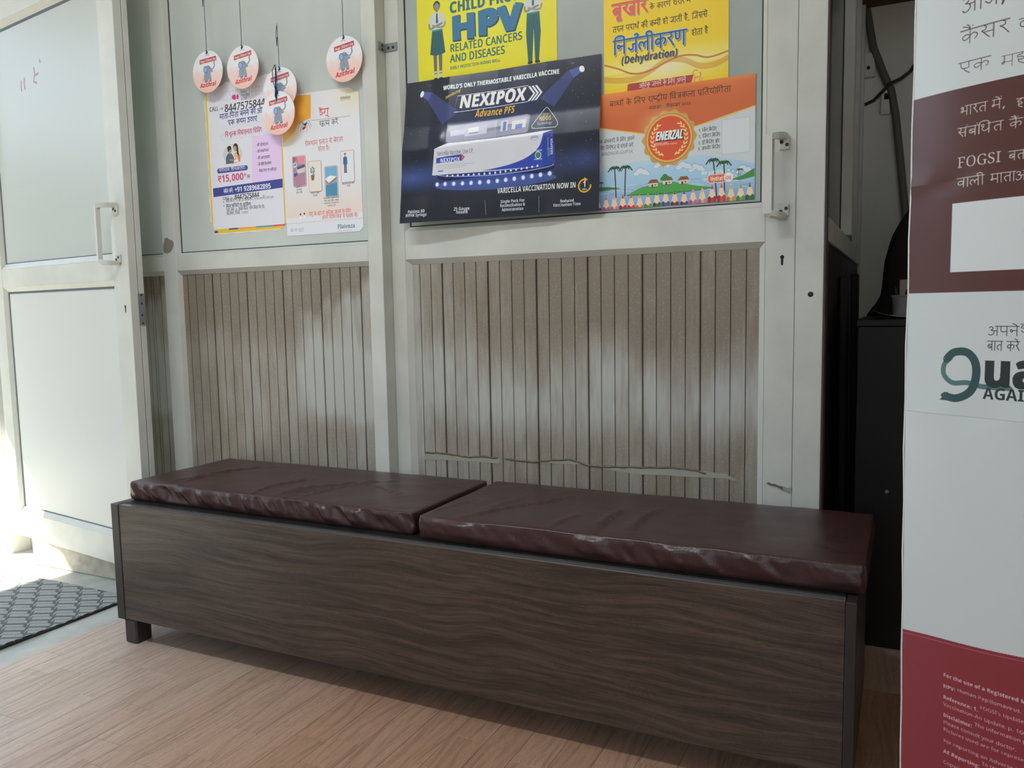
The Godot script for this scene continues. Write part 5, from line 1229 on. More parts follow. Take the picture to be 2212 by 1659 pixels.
func poster_dengue():
	var p := Pic.new(268, 390, 2.4, Color8(239, 239, 244))
	p.vgrad(0, 250, 268, 90, Color8(239, 239, 244), Color8(246, 227, 215))
	p.glow(268, 10, 130, 90, Color(Color8(249, 224, 163), 0.7)); p.glow(0, 90, 60, 60, Color(Color8(255, 224, 138), 0.9))
	p.poly([0, 0, 105.1, 8.7, 101.8, 71.5, 56.9, 81.2, 44.6, 101.2, 0, 130], Color8(254, 190, 79))
	p.glow(20, 110, 50, 40, Color(Color8(255, 219, 138), 0.8))
	p.text("Himalaya", 205.8, 34.9, 7.78, 33.5, Color8(89, 121, 79), "bold")
	p.text("SINCE 1930", 205.6, 39.4, 2.87, 32.4, Color8(151, 146, 131), "")
	p.hindi("डेंगू", 131.4, 69.5, 16.68, 34.0, Color8(219, 52, 67), 13.0)
	p.line([104.1, 78.9, 236.6, 81.4], 0.8, Color8(102, 102, 106), false)
	p.hindi("खत्म करें", 130.9, 98.9, 14.22, 63.9, Color8(60, 60, 65), 10.0)
	var mo := [78.8, 87.9]
	p.oval(mo[0] - 2, mo[1] + 8, 7.0, 3.4, Color8(175, 47, 57), -0.5); p.oval(mo[0] + 3, mo[1] - 1, 4.2, 3.4, Color8(65, 57, 60)); p.oval(mo[0] + 7, mo[1] - 4, 2.4, 2.2, Color8(65, 57, 60))
	for q in [[-22, -4, -8, -12], [-24, 8, -12, -8], [-16, 16, -8, 2], [8, 22, 8, 4], [20, 12, 12, -4], [24, 8, 16, -10]]: p.line([mo[0], mo[1], mo[0] + q[2], mo[1] + q[3], mo[0] + q[0], mo[1] + q[1]], 0.8, Color8(65, 57, 60))
	p.poly([mo[0], mo[1] - 2, mo[0] - 12, mo[1] - 11, mo[0] - 6, mo[1] - 1], Color(Color8(138, 133, 138), 0.6))
	p.hindi("रोकथाम इलाज से बेहतर", 77.9, 146.2, 12.31, 131.6, Color8(215, 84, 79), 10.0)
	p.hindi("होता है!", 123.2, 164.4, 11.38, 40.1, Color8(215, 84, 79), 10.0)
	var cards := [[29.4, 169.3, 76.7, 250.4, Color8(188, 138, 163)], [85.0, 188.8, 131.5, 268.9, Color8(244, 237, 229)], [141.7, 207.3, 186.8, 288.1, Color8(121, 188, 219)], [198.7, 171.5, 243.9, 252.4, Color8(239, 242, 246)]]
	for i in 4:
		var c: Array = cards[i]
		var x: float = c[0]; var y: float = c[1]; var w: float = c[2] - c[0]; var h: float = c[3] - c[1] + 4
		p.rrect(x + 1.2, y + 1.4, w, h, 5, Color8(175, 160, 156)); p.rrect(x, y, w, h, 5, Color8(212, 138, 116)); p.rrect(x + 1.2, y + 1.2, w - 2.4, h - 2.4, 4, Color8(255, 254, 254)); p.rrect(x + 2, y + 2, w - 4, h - 4, 3.4, c[4])
		if i == 0:
			p.poly([x + 2, y + 2, x + 12, y + 2, x + 8, y + 24, x + 2, y + 26], Color8(175, 89, 138)); p.poly([x + 18, y + 2, x + w - 2, y + 3, x + w - 2, y + 26, x + 20, y + 22], Color8(237, 151, 163))
			p.poly([x + 3, y + 20, x + 14, y + 16, x + 18, y + 28, x + 5, y + 32], Color8(255, 249, 237)); p.poly([x + 4, y + 22, x + 13, y + 18, x + 16, y + 26, x + 6, y + 29], Color8(89, 188, 188)); p.poly([x + 15, y + 32, x + w - 3, y + 26, x + w - 3, y + 46, x + 16, y + 50], Color8(224, 219, 212)); p.poly([x + 16, y + 31, x + w - 3, y + 25, x + w - 3, y + 33, x + 17, y + 38], Color8(82, 89, 151)); p.oval(x + 9, y + 52, 4, 5, Color8(65, 82, 151)); p.oval(x + 15, y + 50, 3, 5, Color8(77, 97, 163))
		elif i == 1:
			p.poly([x + 9, y + 38, x + 22, y + 37, x + 20, y + 52, x + 11, y + 53], Color8(151, 97, 65))
			for k in 12: p.oval(x + 15.5 + cos(k * 2.4) * (4 + k % 4 * 2.0), y + 26 + sin(k * 2.4) * (4 + k % 3 * 2.5), 3.0, 2.2, Color8(89, 160, 89) if k % 3 else Color8(151, 163, 224), k * 0.7)
			for k in 5: p.oval(x + 4 + k * 5.2, y + 14 + (k * 7) % 22, 1.0, 0.8, Color8(77, 77, 89))
		elif i == 2:
			p.poly([x + 2, y + 34, x + 20, y + 26, x + w - 3, y + 30, x + 14, y + 46], Color8(237, 255, 255)); p.poly([x + 2, y + 34, x + 14, y + 46, x + 14, y + 52, x + 2, y + 40], Color8(224, 126, 102)); p.poly([x + 14, y + 46, x + w - 3, y + 30, x + w - 3, y + 36, x + 14, y + 52], Color8(200, 114, 97)); p.poly([x + 3, y + 52, x + w - 3, y + 46, x + w - 3, y + h - 3, x + 3, y + h - 3], Color8(77, 151, 188)); p.poly([x + 8, y + 30, x + 16, y + 27, x + 22, y + 30, x + 14, y + 34], Color8(255, 255, 255))
		else:
			p.oval(x + 15.5, y + 11, 3.0, 4.0, Color8(234, 175, 141)); p.oval(x + 15.5, y + 8.2, 3.2, 2.4, Color8(188, 77, 65)); p.poly([x + 9, y + 18, x + 13, y + 15.5, x + 18, y + 15.5, x + 22, y + 18, x + 22.5, y + 36, x + 20, y + 36, x + 20, y + 38, x + 11, y + 38, x + 11, y + 36, x + 8.5, y + 36], Color8(57, 106, 168))
			p.rect(x + 11.6, y + 38, 3.4, 19, Color8(52, 55, 70)); p.rect(x + 16.2, y + 38, 3.4, 19, Color8(52, 55, 70)); p.oval(x + 13, y + 58, 2.6, 1.2, Color8(40, 38, 40)); p.oval(x + 18.4, y + 58, 2.6, 1.2, Color8(40, 38, 40))
	p.hindi("अपने घर", 40.4, 257.4, 4.32, 20.3, Color8(89, 89, 94), 14.0)
	p.hindi("को साफ", 41.1, 265.3, 4.33, 19.2, Color8(89, 89, 94), 14.0)
	p.hindi("सुथरा रखें", 39.5, 273.0, 4.33, 20.9, Color8(89, 89, 94), 14.0)
	p.hindi("पानी के जमाव", 91.9, 278.7, 4.29, 29.8, Color8(89, 89, 94), 14.0)
	p.hindi("से बचें", 100.4, 285.8, 4.29, 13.2, Color8(89, 89, 94), 14.0)
	p.hindi("मच्छरदानी / मच्छरों को दूर", 135.0, 296.1, 3.83, 54.0, Color8(89, 89, 94), 13.0)
	p.hindi("रखने वाली क्रीम/ मच्छर", 136.9, 303.1, 3.84, 50.8, Color8(89, 89, 94), 13.0)
	p.hindi("भगाने वाले उपकरणों का", 136.5, 309.9, 3.84, 50.8, Color8(89, 89, 94), 13.0)
	p.hindi("इस्तेमाल करें", 148.2, 316.8, 3.83, 28.1, Color8(89, 89, 94), 13.0)
	p.hindi("लंबे सुरक्षात्मक कपड़े", 200.3, 261.8, 4.19, 42.2, Color8(89, 89, 94), 13.0)
	p.hindi("पहनें", 215.9, 268.5, 4.18, 11.6, Color8(89, 89, 94), 13.0)
	p.hindi("डेंगू के बारे में अधिक जानने के लिए", 82.6, 338.6, 9.50, 144.9, Color8(219, 79, 74), 10.0)
	p.hindi("अपने चिकित्सक से सलाह लें।", 127.3, 351.0, 9.43, 121.6, Color8(219, 79, 74), 10.0)
	for q in [[51.2, 337.4], [65.3, 336.1]]:
		p.oval(q[0], q[1] - 4, 2.6, 3.2, Color8(212, 163, 136)); p.oval(q[0], q[1] - 6, 2.8, 2.2, Color8(52, 47, 47)); p.poly([q[0] - 4, q[1] + 7, q[0] - 3, q[1], q[0] + 3, q[1], q[0] + 4, q[1] + 7], Color8(255, 255, 255))
	var ft := [7.5, 355.2]
	p.rect(0, ft[1], 268, 60, Color8(237, 239, 246)); p.rect(0, ft[1], 268, 0.7, Color8(237, 163, 114))
	var rc := [18.4, 374.4]
	for k in 3: p.line([rc[0] + cos(k * 2.094) * 4, rc[1] + sin(k * 2.094) * 4, rc[0] + cos(k * 2.094 + 1.3) * 4, rc[1] + sin(k * 2.094 + 1.3) * 4], 1.3, Color8(77, 82, 87), false)
	var r2 := [32.7, 373.5]; p.oval(r2[0], r2[1], 3.8, 4.2, Color8(138, 146, 151)); p.oval(r2[0], r2[1], 3.2, 3.6, Color8(237, 239, 246)); p.line([r2[0] - 2, r2[1] + 2.6, r2[0] + 2.4, r2[1] - 2.6], 0.6, Color8(138, 146, 151), false)
	for k in 6:
		var a := [40.4, 369.5]; p.rect(a[0], a[1] + k * 1.9, 23 - (k % 3) * 2, 0.7, Color8(188, 192, 200))
	p.text("Platenza", 179.7, 379.5, 11.49, 59.6, Color8(52, 116, 136), "serif bold")
	var pz := [180.5, 385.5]; p.rect(pz[0], pz[1], 48, 0.8, Color8(163, 170, 183)); p.rect(pz[0], pz[1] - 14.5, 38, 0.7, Color8(188, 188, 188))
	var m := mat("printed_poster", Color.WHITE, 0.42, {albedo_texture = p.done()})
	var n := thing("dengue_poster", "cream dengue prevention poster with four small picture cards, right of the fertility notice", "poster", Vector3(-1.462, 1.084, -0.0182), 0, "notices stuck on the partition panes")
	var st := st_new()
	var pts := PackedVector2Array([Vector2(-0.134, 0.0), Vector2(0.120, 0.0), Vector2(0.128, 0.006), Vector2(0.134, 0.012), Vector2(0.132, 0.10), Vector2(0.134, 0.20), Vector2(0.133, 0.365), Vector2(0.128, 0.371), Vector2(0.117, 0.372), Vector2(0.110, 0.379), Vector2(0.098, 0.384), Vector2(-0.134, 0.390)])
	slab(st, pts, Vector3.ZERO, Vector3.RIGHT, Vector3.UP, 0.0003)
	var a := st.commit_to_arrays(); var uv := PackedVector2Array(); var vs: PackedVector3Array = a[Mesh.ARRAY_VERTEX]
	for v in vs: uv.append(Vector2((v.x + 0.134) / 0.268, 1.0 - v.y / 0.390))
	a[Mesh.ARRAY_TEX_UV] = uv
	var am := ArrayMesh.new(); am.add_surface_from_arrays(Mesh.PRIMITIVE_TRIANGLES, a)
	obj("printed_sheet", am, m, n)

# ------------------------------------------------------------------ round hanging tags with an elephant
func hang_tags():
	var R := 59.0
	var p := Pic.new(2 * R, 2 * R, 4.0, Color8(244, 242, 244))
	p.vgrad(0, R * 0.95, 2 * R, R * 1.05, Color8(246, 234, 234), Color8(255, 200, 183))
	for k in 16: p.rect(k * 8.0 - 3, 62 + 10 * sin(k * 2.1), 6, 60, Color(Color8(254, 207, 195), 0.35))
	p.line([R - 7, 13, R - 2, 11.6, R + 4, 12.2, R + 8, 13.2], 1.4, Color8(126, 151, 212))
	p.poly([R - 31, 24, R + 34, 17.5, R + 35, 30, R - 31, 36.5], Color8(192, 60, 70))
	p.text("Happy Children's Day", R - 28, 33.6, 7.2, 60, Color8(255, 244, 244), "bold", 0.0, -0.098)
	var g := Color8(151, 163, 180); var gd := Color8(121, 133, 153)
	# elephant sitting, trunk raised to the right
	p.fill([p.curve(PackedVector2Array([Vector2(46, 82), Vector2(44, 70), Vector2(50, 60), Vector2(60, 58), Vector2(70, 64), Vector2(73, 76), Vector2(74, 85), Vector2(66, 86), Vector2(64, 80), Vector2(59, 86), Vector2(47, 86), Vector2(46, 82)]))], g)
	p.oval(60, 53, 12, 11.5, g); p.oval(70, 56, 7, 7, g)
	p.line([74, 54, 82, 50, 86, 42, 84, 36, 87, 32], 4.4, g); p.line([70, 58, 76, 60, 79, 57], 3.2, g)
	p.oval(51, 53, 8.2, 10.4, gd, -0.2); p.oval(51, 53, 5.6, 7.6, Color8(138, 188, 249), -0.2)
	p.oval(66, 50, 1.3, 1.6, Color8(52, 52, 60)); p.line([64, 46, 67, 45.4], 0.8, Color8(77, 79, 89), false); p.line([46, 78, 41, 82, 42, 86], 1.6, gd)
	p.line([59, 70, 62, 80], 0.9, gd, false); p.oval(54, 86, 5, 2.6, gd); p.oval(69, 86, 5, 2.6, gd)
	p.text("Azithral", 28, 103, 12.0, 62, Color8(207, 45, 57), "bold", 0.22, -0.06, 0.5)
	var m := mat("printed_card", Color.WHITE, 0.35, {albedo_texture = p.done()})
	var cord := mat("navy_cord", Color8(38, 48, 92), 0.8)
	# [x, y, z, cord top y, name for the label, double loop length, tilt]
	var specs := [
		[-1.8400, 1.5680, 0.012, 1.86, "white round elephant tag hanging leftmost of the row on a dark cord", 0.11, -0.05],
		[-1.7030, 1.5610, 0.014, 1.86, "white round elephant tag hanging second from left, over the fertility notice's top edge", 0.05, 0.0],
		[-1.5740, 1.4840, 0.010, 1.66, "white round elephant tag half hidden behind the lowest tag", 0.06, 0.03],
		[-1.5790, 1.4190, 0.0165, 1.55, "white round elephant tag hanging lowest, overlapping the dengue poster's corner", 0.10, 0.0],
		[-1.3500, 1.5320, 0.012, 1.86, "white round elephant tag hanging alone at the right, beside the post", 0.03, 0.02]]
	for s in specs:
		var t := thing("hanging_tag", s[4], "hanging tag", Vector3(s[0], s[1], s[2]), 0, "round elephant tags on the left pane")
		var st := st_new(); var r := R / 1000.0; var N := 48
		for k in N:
			var a := TAU * k / N; var b := TAU * (k + 1) / N
			var A := Vector3(cos(a), sin(a), 0) * r; var B := Vector3(cos(b), sin(b), 0) * r
			var ua := Vector2(0.5 + cos(a) / 2, 0.5 - sin(a) / 2); var ub := Vector2(0.5 + cos(b) / 2, 0.5 - sin(b) / 2)
			var F := Vector3(0, 0, 0.0006)
			tri(st, F, A + F, B + F, Vector3(0, 0, 1), Vector2(0.5, 0.5), ua, ub); tri(st, -F, A - F, B - F, Vector3(0, 0, -1), Vector2(0.5, 0.5), ua, ub)
			quad(st, A + F, B + F, B - F, A - F, A + B, [ua, ub, ub, ua])
		var d := obj("printed_disc", st, m, t); d.rotation.z = s[6]
		st = st_new()
		var top: float = s[3] - s[1]
		var c0 := Vector3(0, 0.054, 0.0012)
		tube(st, [c0, Vector3(0.0006, 0.070, 0.0010), Vector3(-0.0004, lerpf(0.07, top, 0.5), 0.0), Vector3(-0.002, top, 0.0)], 0.00085, 6)
		tube(st, [c0 + Vector3(-0.001, -0.003, 0.0002), c0 + Vector3(0.003, 0.0, 0.0012), c0 + Vector3(0.001, 0.005, 0.001)], 0.0020, 6)
		var l: float = s[5]
		tube(st, [Vector3(-0.002, top - l * 0.1, 0.001), Vector3(-0.0045, top - l * 0.5, 0.0022), Vector3(-0.0035, top - l, 0.0020), Vector3(-0.0018, top - l * 0.6, 0.0012)], 0.0009, 6)
		if s[5] == 0.10: tube(st, [Vector3(-0.003, 0.062, 0.003), Vector3(-0.010, 0.085, 0.004), Vector3(-0.012, 0.115, 0.003), Vector3(-0.004, 0.13, 0.002), Vector3(0.001, 0.10, 0.003), Vector3(-0.006, 0.045, 0.003), Vector3(-0.002, 0.038, 0.003), Vector3(0.002, 0.062, 0.003)], 0.0012, 6)
		obj("cord", st, cord, t)

# ------------------------------------------------------------------ curved cardboard standee at the right
func standee_arc(s: float, front: float) -> Vector2:
	# plan position along the front sheet (front = 1) or the back sheet, s in metres from the left edge
	var R := 0.48; var a0 := deg_to_rad(51.0)
	var x := 0.005 + R * (-cos(a0 + s / R) + cos(a0)); var z := 0.65 + R * (sin(a0 + s / R) - sin(a0))
	if front < 0.5:
		var A := Vector2(0.005, 0.65); var e := standee_arc(0.6, 1.0); var u := (e - A).normalized()
		var q := Vector2(x, z) - A
		var along := u * q.dot(u)
		return A + along - (q - along)
	return Vector2(x, z)

func standee():
	var t := thing("standee", "tall curved cardboard standee in white and maroon at the right edge of the frame", "standee", Vector3(0.29, 0, 0.70))
	var white := Color8(207, 215, 215); var maroon := Color8(89, 56, 54)
	# three folded lengths, each with its own print
	var lens := [[1.0105, 1.62], [0.727, 1.0105], [0.0, 0.727]]
	var pics := []
	for i in 3: pics.append(Pic.new(300, (1620.0 - 1010.5) if i == 0 else (283.5 if i == 1 else 727.0), 1.55 if i == 2 else (1.7 if i == 0 else 2.4), white))
	var p: Pic = pics[0]
	var dk := Color8(94, 72, 79); var lt := Color8(212, 205, 202)
	p.hindi("आज,", 58.4, 418.0, 17.96, 50.0, dk, 6.5)
	p.hindi("कैंसर", 57.6, 453.5, 15.55, 54.4, dk, 6.5)
	p.hindi("द", 121.0, 456.6, 14.69, 10.3, dk, 6.5)
	p.hindi("एक", 56.9, 487.1, 13.09, 36.4, dk, 6.5)
	p.hindi("मह", 104.7, 490.5, 12.54, 26.0, dk, 6.5)
	p.rect(0, 1620.0 - 1117.0, 300, 120, maroon)
	p.hindi("भारत में,", 60.4, 535.2, 10.58, 51.0, lt, 9.0)
	p.hindi("ह", 121.6, 538.4, 10.03, 8.0, lt, 9.0)
	p.hindi("संबंधित", 58.3, 559.9, 10.64, 50.5, lt, 9.0)
	p.hindi("कैं", 114.9, 560.1, 10.12, 14.2, lt, 9.0)
	p.text("FOGSI", 59.1, 595.6, 12.14, 49.4, lt, "serif")
	p.hindi("बत", 115.5, 595.5, 10.18, 17.1, lt, 9.0)
	p.hindi("वाली", 58.4, 618.6, 10.75, 33.1, lt, 9.0)
	p.hindi("माताअ", 98.5, 618.8, 10.37, 35.8, lt, 9.0)
	p.rect(0, 609.3, 300, 0.5, Color8(151, 121, 124))
	p = pics[1]
	p.rect(0, 0, 300, 1010.5 - 877.0, maroon)
	p.hindi("वाली", 58.4, 9.1, 10.75, 33.1, lt, 9.0)
	p.hindi("माताअ", 98.5, 9.3, 10.37, 35.8, lt, 9.0)
	var qa := [54.7, 27.3]; var qb := [57.5, 109.3]
	p.rect(qa[0], qa[1], 112, qb[1] - qa[1], Color8(215, 222, 222))
	p.hindi("अपने", 101.5, 185.1, 10.85, 32.4, Color8(65, 70, 72), 8.0)
	p.hindi("ड", 135.1, 182.2, 10.55, 6.7, Color8(65, 70, 72), 8.0)
	p.hindi("बात करे", 100.7, 202.6, 10.89, 34.4, Color8(65, 70, 72), 8.0)
	# ribbon numeral and lettering
	var tl := Color8(52, 84, 87); var tm := Color8(84, 121, 121)
	p.stroke(p.curve(PackedVector2Array([Vector2(59.9, 212.1), Vector2(51.2, 222.0), Vector2(51.7, 234.7), Vector2(62.5, 243.5), Vector2(79.4, 242.3), Vector2(97.1, 245.8), Vector2(126.9, 245.9)])), 6.0, tm)
	p.stroke(p.curve(PackedVector2Array([Vector2(53.6, 215.6), Vector2(62.8, 206.4), Vector2(78.1, 205.8), Vector2(88.0, 217.1), Vector2(89.5, 235.5), Vector2(83.3, 252.9), Vector2(67.8, 262.0), Vector2(52.5, 260.1)])), 9.5, tl)
	p.poly([46.8, 265.7, 56.5, 254.7, 61.7, 265.7], tl)
	p.text("ua", 96.5, 244.9, 39.06, 61.7, Color8(47, 57, 60), "bold", 0.0, 0.0, 2.4)
	p.text("AGAI", 98.1, 260.4, 13.16, 43.9, Color8(47, 57, 60), "bold")
	p = pics[2]
	p.rect(0, 0, 300, 0.4, Color8(138, 143, 143))
	var rd := Color8(141, 52, 62)
	var edge := PackedVector2Array()
	for q in [[5.6, 292.6], [38.8, 287.5], [72.4, 284.8], [112.6, 281.8], [152.9, 278.4]]: edge.append(Vector2(q[0], q[1]))
	edge[0].x = 0.0
	var reg := p.curve(edge); reg.append(Vector2(300, 266)); reg.append(Vector2(300, 727)); reg.append(Vector2(0, 727)); p.fill([reg], rd)
	var ed2 := PackedVector2Array()
	for q in edge: ed2.append(q + Vector2(0, 4.5))
	p.stroke(p.curve(ed2), 1.0, Color8(175, 102, 114))
	var tx := Color8(219, 200, 200)
	p.text("For the use of a Registered Me", 57.5, 334.4, 4.71, 98.5, tx, "bold")
	p.text("HPV:", 57.5, 349.0, 4.72, 15.5, tx, "bold")
	p.text("Human Papillomavirus.", 75.2, 347.3, 4.40, 72.6, tx, "")
	p.text("F", 150.4, 339.7, 4.39, 2.3, tx, "bold")
	p.text("Reference: 1.", 57.7, 363.6, 4.73, 42.7, tx, "bold")
	p.text("FOGSI's Update i", 102.4, 359.0, 4.31, 51.3, tx, "")
	p.text("Vaccination-An Update. p. 166.", 57.9, 372.7, 4.48, 97.1, tx, "")
	p.text("Disclaimer:", 58.1, 387.0, 4.75, 35.6, tx, "bold")
	p.text("The information pr", 96.4, 383.1, 4.35, 59.8, tx, "")
	p.text("Please consult your doctor.", 58.4, 396.4, 4.49, 84.9, tx, "")
	p.text("Pictures used are for represent", 58.7, 405.9, 4.50, 99.2, tx, "")
	p.text("For reporting an Adverse Even", 58.9, 420.5, 4.51, 99.0, tx, "")
	p.text("AE Reporting:", 59.0, 435.0, 4.78, 44.6, tx, "bold")
	p.text("To repo", 105.7, 429.2, 4.35, 22.8, tx, "")
	p.text("Copyright", 59.3, 449.0, 4.53, 30.7, tx, "")
	var lean := func(y: float) -> float: return 0.011 * (clampf((0.727 - y) / 0.727, 0, 1))
	for i in 3:
		var L: Array = lens[i]
		var m := mat("glossy_print", Color.WHITE, 0.26, {albedo_texture = pics[i].done(), texture_repeat = false, metallic_specular = 0.55})
		var sh := sheet(func(u: float, v: float) -> Vector3:
			var y := lerpf(L[1], L[0], v)
			var q := standee_arc(u * 0.6, 1.0)
			var kink := 0.0022 * exp(-pow((y - 1.0105) / 0.01, 2.0)) * sin(u * 40.0 + 1.2) + 0.0022 * exp(-pow((y - 0.727) / 0.012, 2.0)) * sin(u * 33.0)
			return Vector3(q.x + lean.call(y) - kink * 0.4, y, q.y + kink * 0.6), 80, 40, 0.0, Rect2(0, 0, 2, 1))
		wobj("front_panel", sh, m, t)
		var bk := sheet(func(u: float, v: float) -> Vector3:
			var y := lerpf(L[1], L[0], 1.0 - v)
			var q := standee_arc(u * 0.6, 0.0)
			return Vector3(q.x + lean.call(y), y, q.y), 30, 10, 0.0)
		wobj("back_panel", bk, mat("white_card", Color8(214, 216, 214), 0.5) if i < 2 else mat("red_card", Color8(163, 52, 65), 0.4), t)
	# bare white board edge where the two sheets meet
	var st := st_new()
	var path := []
	for k in 25:
		var y := 1.62 * k / 24.0
		path.append(Vector3(0.0042 + lean.call(y) + 0.0006 * sin(k * 3.0), maxf(y, 0.002), 0.6496))
	tube(st, path, 0.0011, 6)
	wobj("board_edge", st, M.paper, t)
	st = st_new(); path = []
	var e := standee_arc(0.6, 1.0)
	for k in 9: path.append(Vector3(e.x + lean.call(1.62 * k / 8.0), maxf(1.62 * k / 8.0, 0.002), e.y))
	tube(st, path, 0.0011, 6)
	wobj("board_edge", st, M.paper, t)

# ------------------------------------------------------------------ print: a small drawing surface for posters, in millimetres from the top left
class Pic:
	var im: Image
	var k: float
	static var fonts := {}
	func _init(wmm: float, hmm: float, px_per_mm: float, bg: Color):
		k = px_per_mm * 2.0
		im = Image.create(int(wmm * k) / 2 * 2, int(hmm * k) / 2 * 2, false, Image.FORMAT_RGB8)
		im.fill(bg)
	func done() -> ImageTexture:
		im.shrink_x2()
		return ImageTexture.create_from_image(im)
	func fill(cs: Array, col: Color):
		# non-zero winding, one run per scan line
		var H := im.get_height(); var W := im.get_width()
		var y0 := 1e9; var y1 := -1e9
		for c in cs:
			for p in c: y0 = minf(y0, p.y); y1 = maxf(y1, p.y)
		var r0 := maxi(0, int(floor(y0 * k - 0.5))); var r1 := mini(H - 1, int(ceil(y1 * k)))
		if r1 < r0: return
		var rows := []
		rows.resize(r1 - r0 + 1)
		for i in rows.size(): rows[i] = []
		for c in cs:
			var n: int = c.size()
			for i in n:
				var a: Vector2 = c[i] * k; var b: Vector2 = c[(i + 1) % n] * k
				if a.y == b.y: continue
				var d := 1.0
				if a.y > b.y:
					var t := a; a = b; b = t; d = -1.0
				var s := maxi(r0, int(ceil(a.y - 0.5))); var e := mini(r1, int(ceil(b.y - 0.5)) - 1)
				var m := (b.x - a.x) / (b.y - a.y)
				for y in range(s, e + 1): rows[y - r0].append(Vector2(a.x + (y + 0.5 - a.y) * m, d))
		for i in rows.size():
			var l: Array = rows[i]
			if l.size() < 2: continue
			l.sort()
			var wind := 0.0
			for j in l.size() - 1:
				wind += l[j].y
				if wind != 0.0:
					var xa := maxi(0, int(ceil(l[j].x - 0.5))); var xb := mini(W, int(ceil(l[j + 1].x - 0.5)))
					if xb > xa:
						if col.a >= 0.999: im.fill_rect(Rect2i(xa, r0 + i, xb - xa, 1), col)
						else:
							for x in range(xa, xb): im.set_pixel(x, r0 + i, im.get_pixel(x, r0 + i).lerp(Color(col.r, col.g, col.b), col.a))
	func poly(pts: Array, col: Color):
		var p := PackedVector2Array()
		for i in range(0, pts.size(), 2): p.append(Vector2(pts[i], pts[i + 1]))
		fill([p], col)
	func rect(x: float, y: float, w: float, h: float, col: Color): poly([x, y, x + w, y, x + w, y + h, x, y + h], col)
	func rrect(x: float, y: float, w: float, h: float, r: float, col: Color, tilt := 0.0):
		var p := PackedVector2Array()
		for q in [[x + w - r, y + r, -PI / 2], [x + w - r, y + h - r, 0.0], [x + r, y + h - r, PI / 2], [x + r, y + r, PI]]:
			for i in 6:
				var t: float = q[2] + PI / 2 * i / 5.0
				p.append(Vector2(q[0] + cos(t) * r, q[1] + sin(t) * r).rotated(0) + Vector2(0, (q[0] + cos(t) * r - x) * tilt))
		fill([p], col)
	func oval(x: float, y: float, rx: float, ry: float, col: Color, rot := 0.0):
		var p := PackedVector2Array()
		for i in 40: p.append(Vector2(x, y) + Vector2(cos(TAU * i / 40) * rx, sin(TAU * i / 40) * ry).rotated(rot))
		fill([p], col)
	func vgrad(x: float, y: float, w: float, h: float, c0: Color, c1: Color):
		var a := int(y * k); var b := int((y + h) * k)
		for r in range(maxi(a, 0), mini(b, im.get_height())): im.fill_rect(Rect2i(int(x * k), r, int(w * k), 1), c0.lerp(c1, float(r - a) / maxf(1.0, b - a)))
	func glow(x: float, y: float, rx: float, ry: float, col: Color, rot := 0.0):
		var R := maxf(rx, ry)
		for py in range(maxi(0, int((y - R) * k)), mini(im.get_height(), int((y + R) * k))):
			for px in range(maxi(0, int((x - R) * k)), mini(im.get_width(), int((x + R) * k))):
				var d := (Vector2(px / k, py / k) - Vector2(x, y)).rotated(-rot); d = Vector2(d.x / rx, d.y / ry)
				var l := d.length()
				if l < 1.0: im.set_pixel(px, py, im.get_pixel(px, py).lerp(Color(col.r, col.g, col.b), col.a * pow(1.0 - l, 1.4)))
	func curve(pts: PackedVector2Array, n := 6) -> PackedVector2Array:
		if pts.size() < 3: return pts
		var o := PackedVector2Array()
		for i in pts.size() - 1:
			var a := pts[maxi(i - 1, 0)]; var d := pts[mini(i + 2, pts.size() - 1)]
			for j in n: o.append(pts[i].cubic_interpolate(pts[i + 1], a, d, float(j) / n))
		o.append(pts[-1]); return o
	func line(pts: Array, w: float, col: Color, smooth := true):
		var p := PackedVector2Array()
		for i in range(0, pts.size(), 2): p.append(Vector2(pts[i], pts[i + 1]))
		stroke(curve(p) if smooth else p, w, col)
	func stroke(p: PackedVector2Array, w: float, col: Color):
		var l := PackedVector2Array(); var r := PackedVector2Array(); var n := p.size()
		if n < 2: return
		for i in n:
			var d := (p[mini(i + 1, n - 1)] - p[maxi(i - 1, 0)]).normalized()
			var m := Vector2(-d.y, d.x) * w / 2.0
			if i == 0:
				for t in [-0.5, 0.0, 0.5]: r.append(p[0] - (d * w / 2.0).rotated(-t * PI * 0.9))
			l.append(p[i] + m); r.append(p[i] - m)
			if i == n - 1:
				for t in [-0.5, 0.0, 0.5]: r.append(p[i] + (d * w / 2.0).rotated(t * PI * 0.9))
		l.reverse(); r.append_array(l)
		fill([r], col)
	static func font(style: String) -> SystemFont:
		if not fonts.has(style):
			var f := SystemFont.new()
			f.font_names = PackedStringArray(["Droid Serif" if style.contains("serif") else "Droid Sans"])
			f.font_weight = 700 if style.contains("bold") else 400
			fonts[style] = f
		return fonts[style]
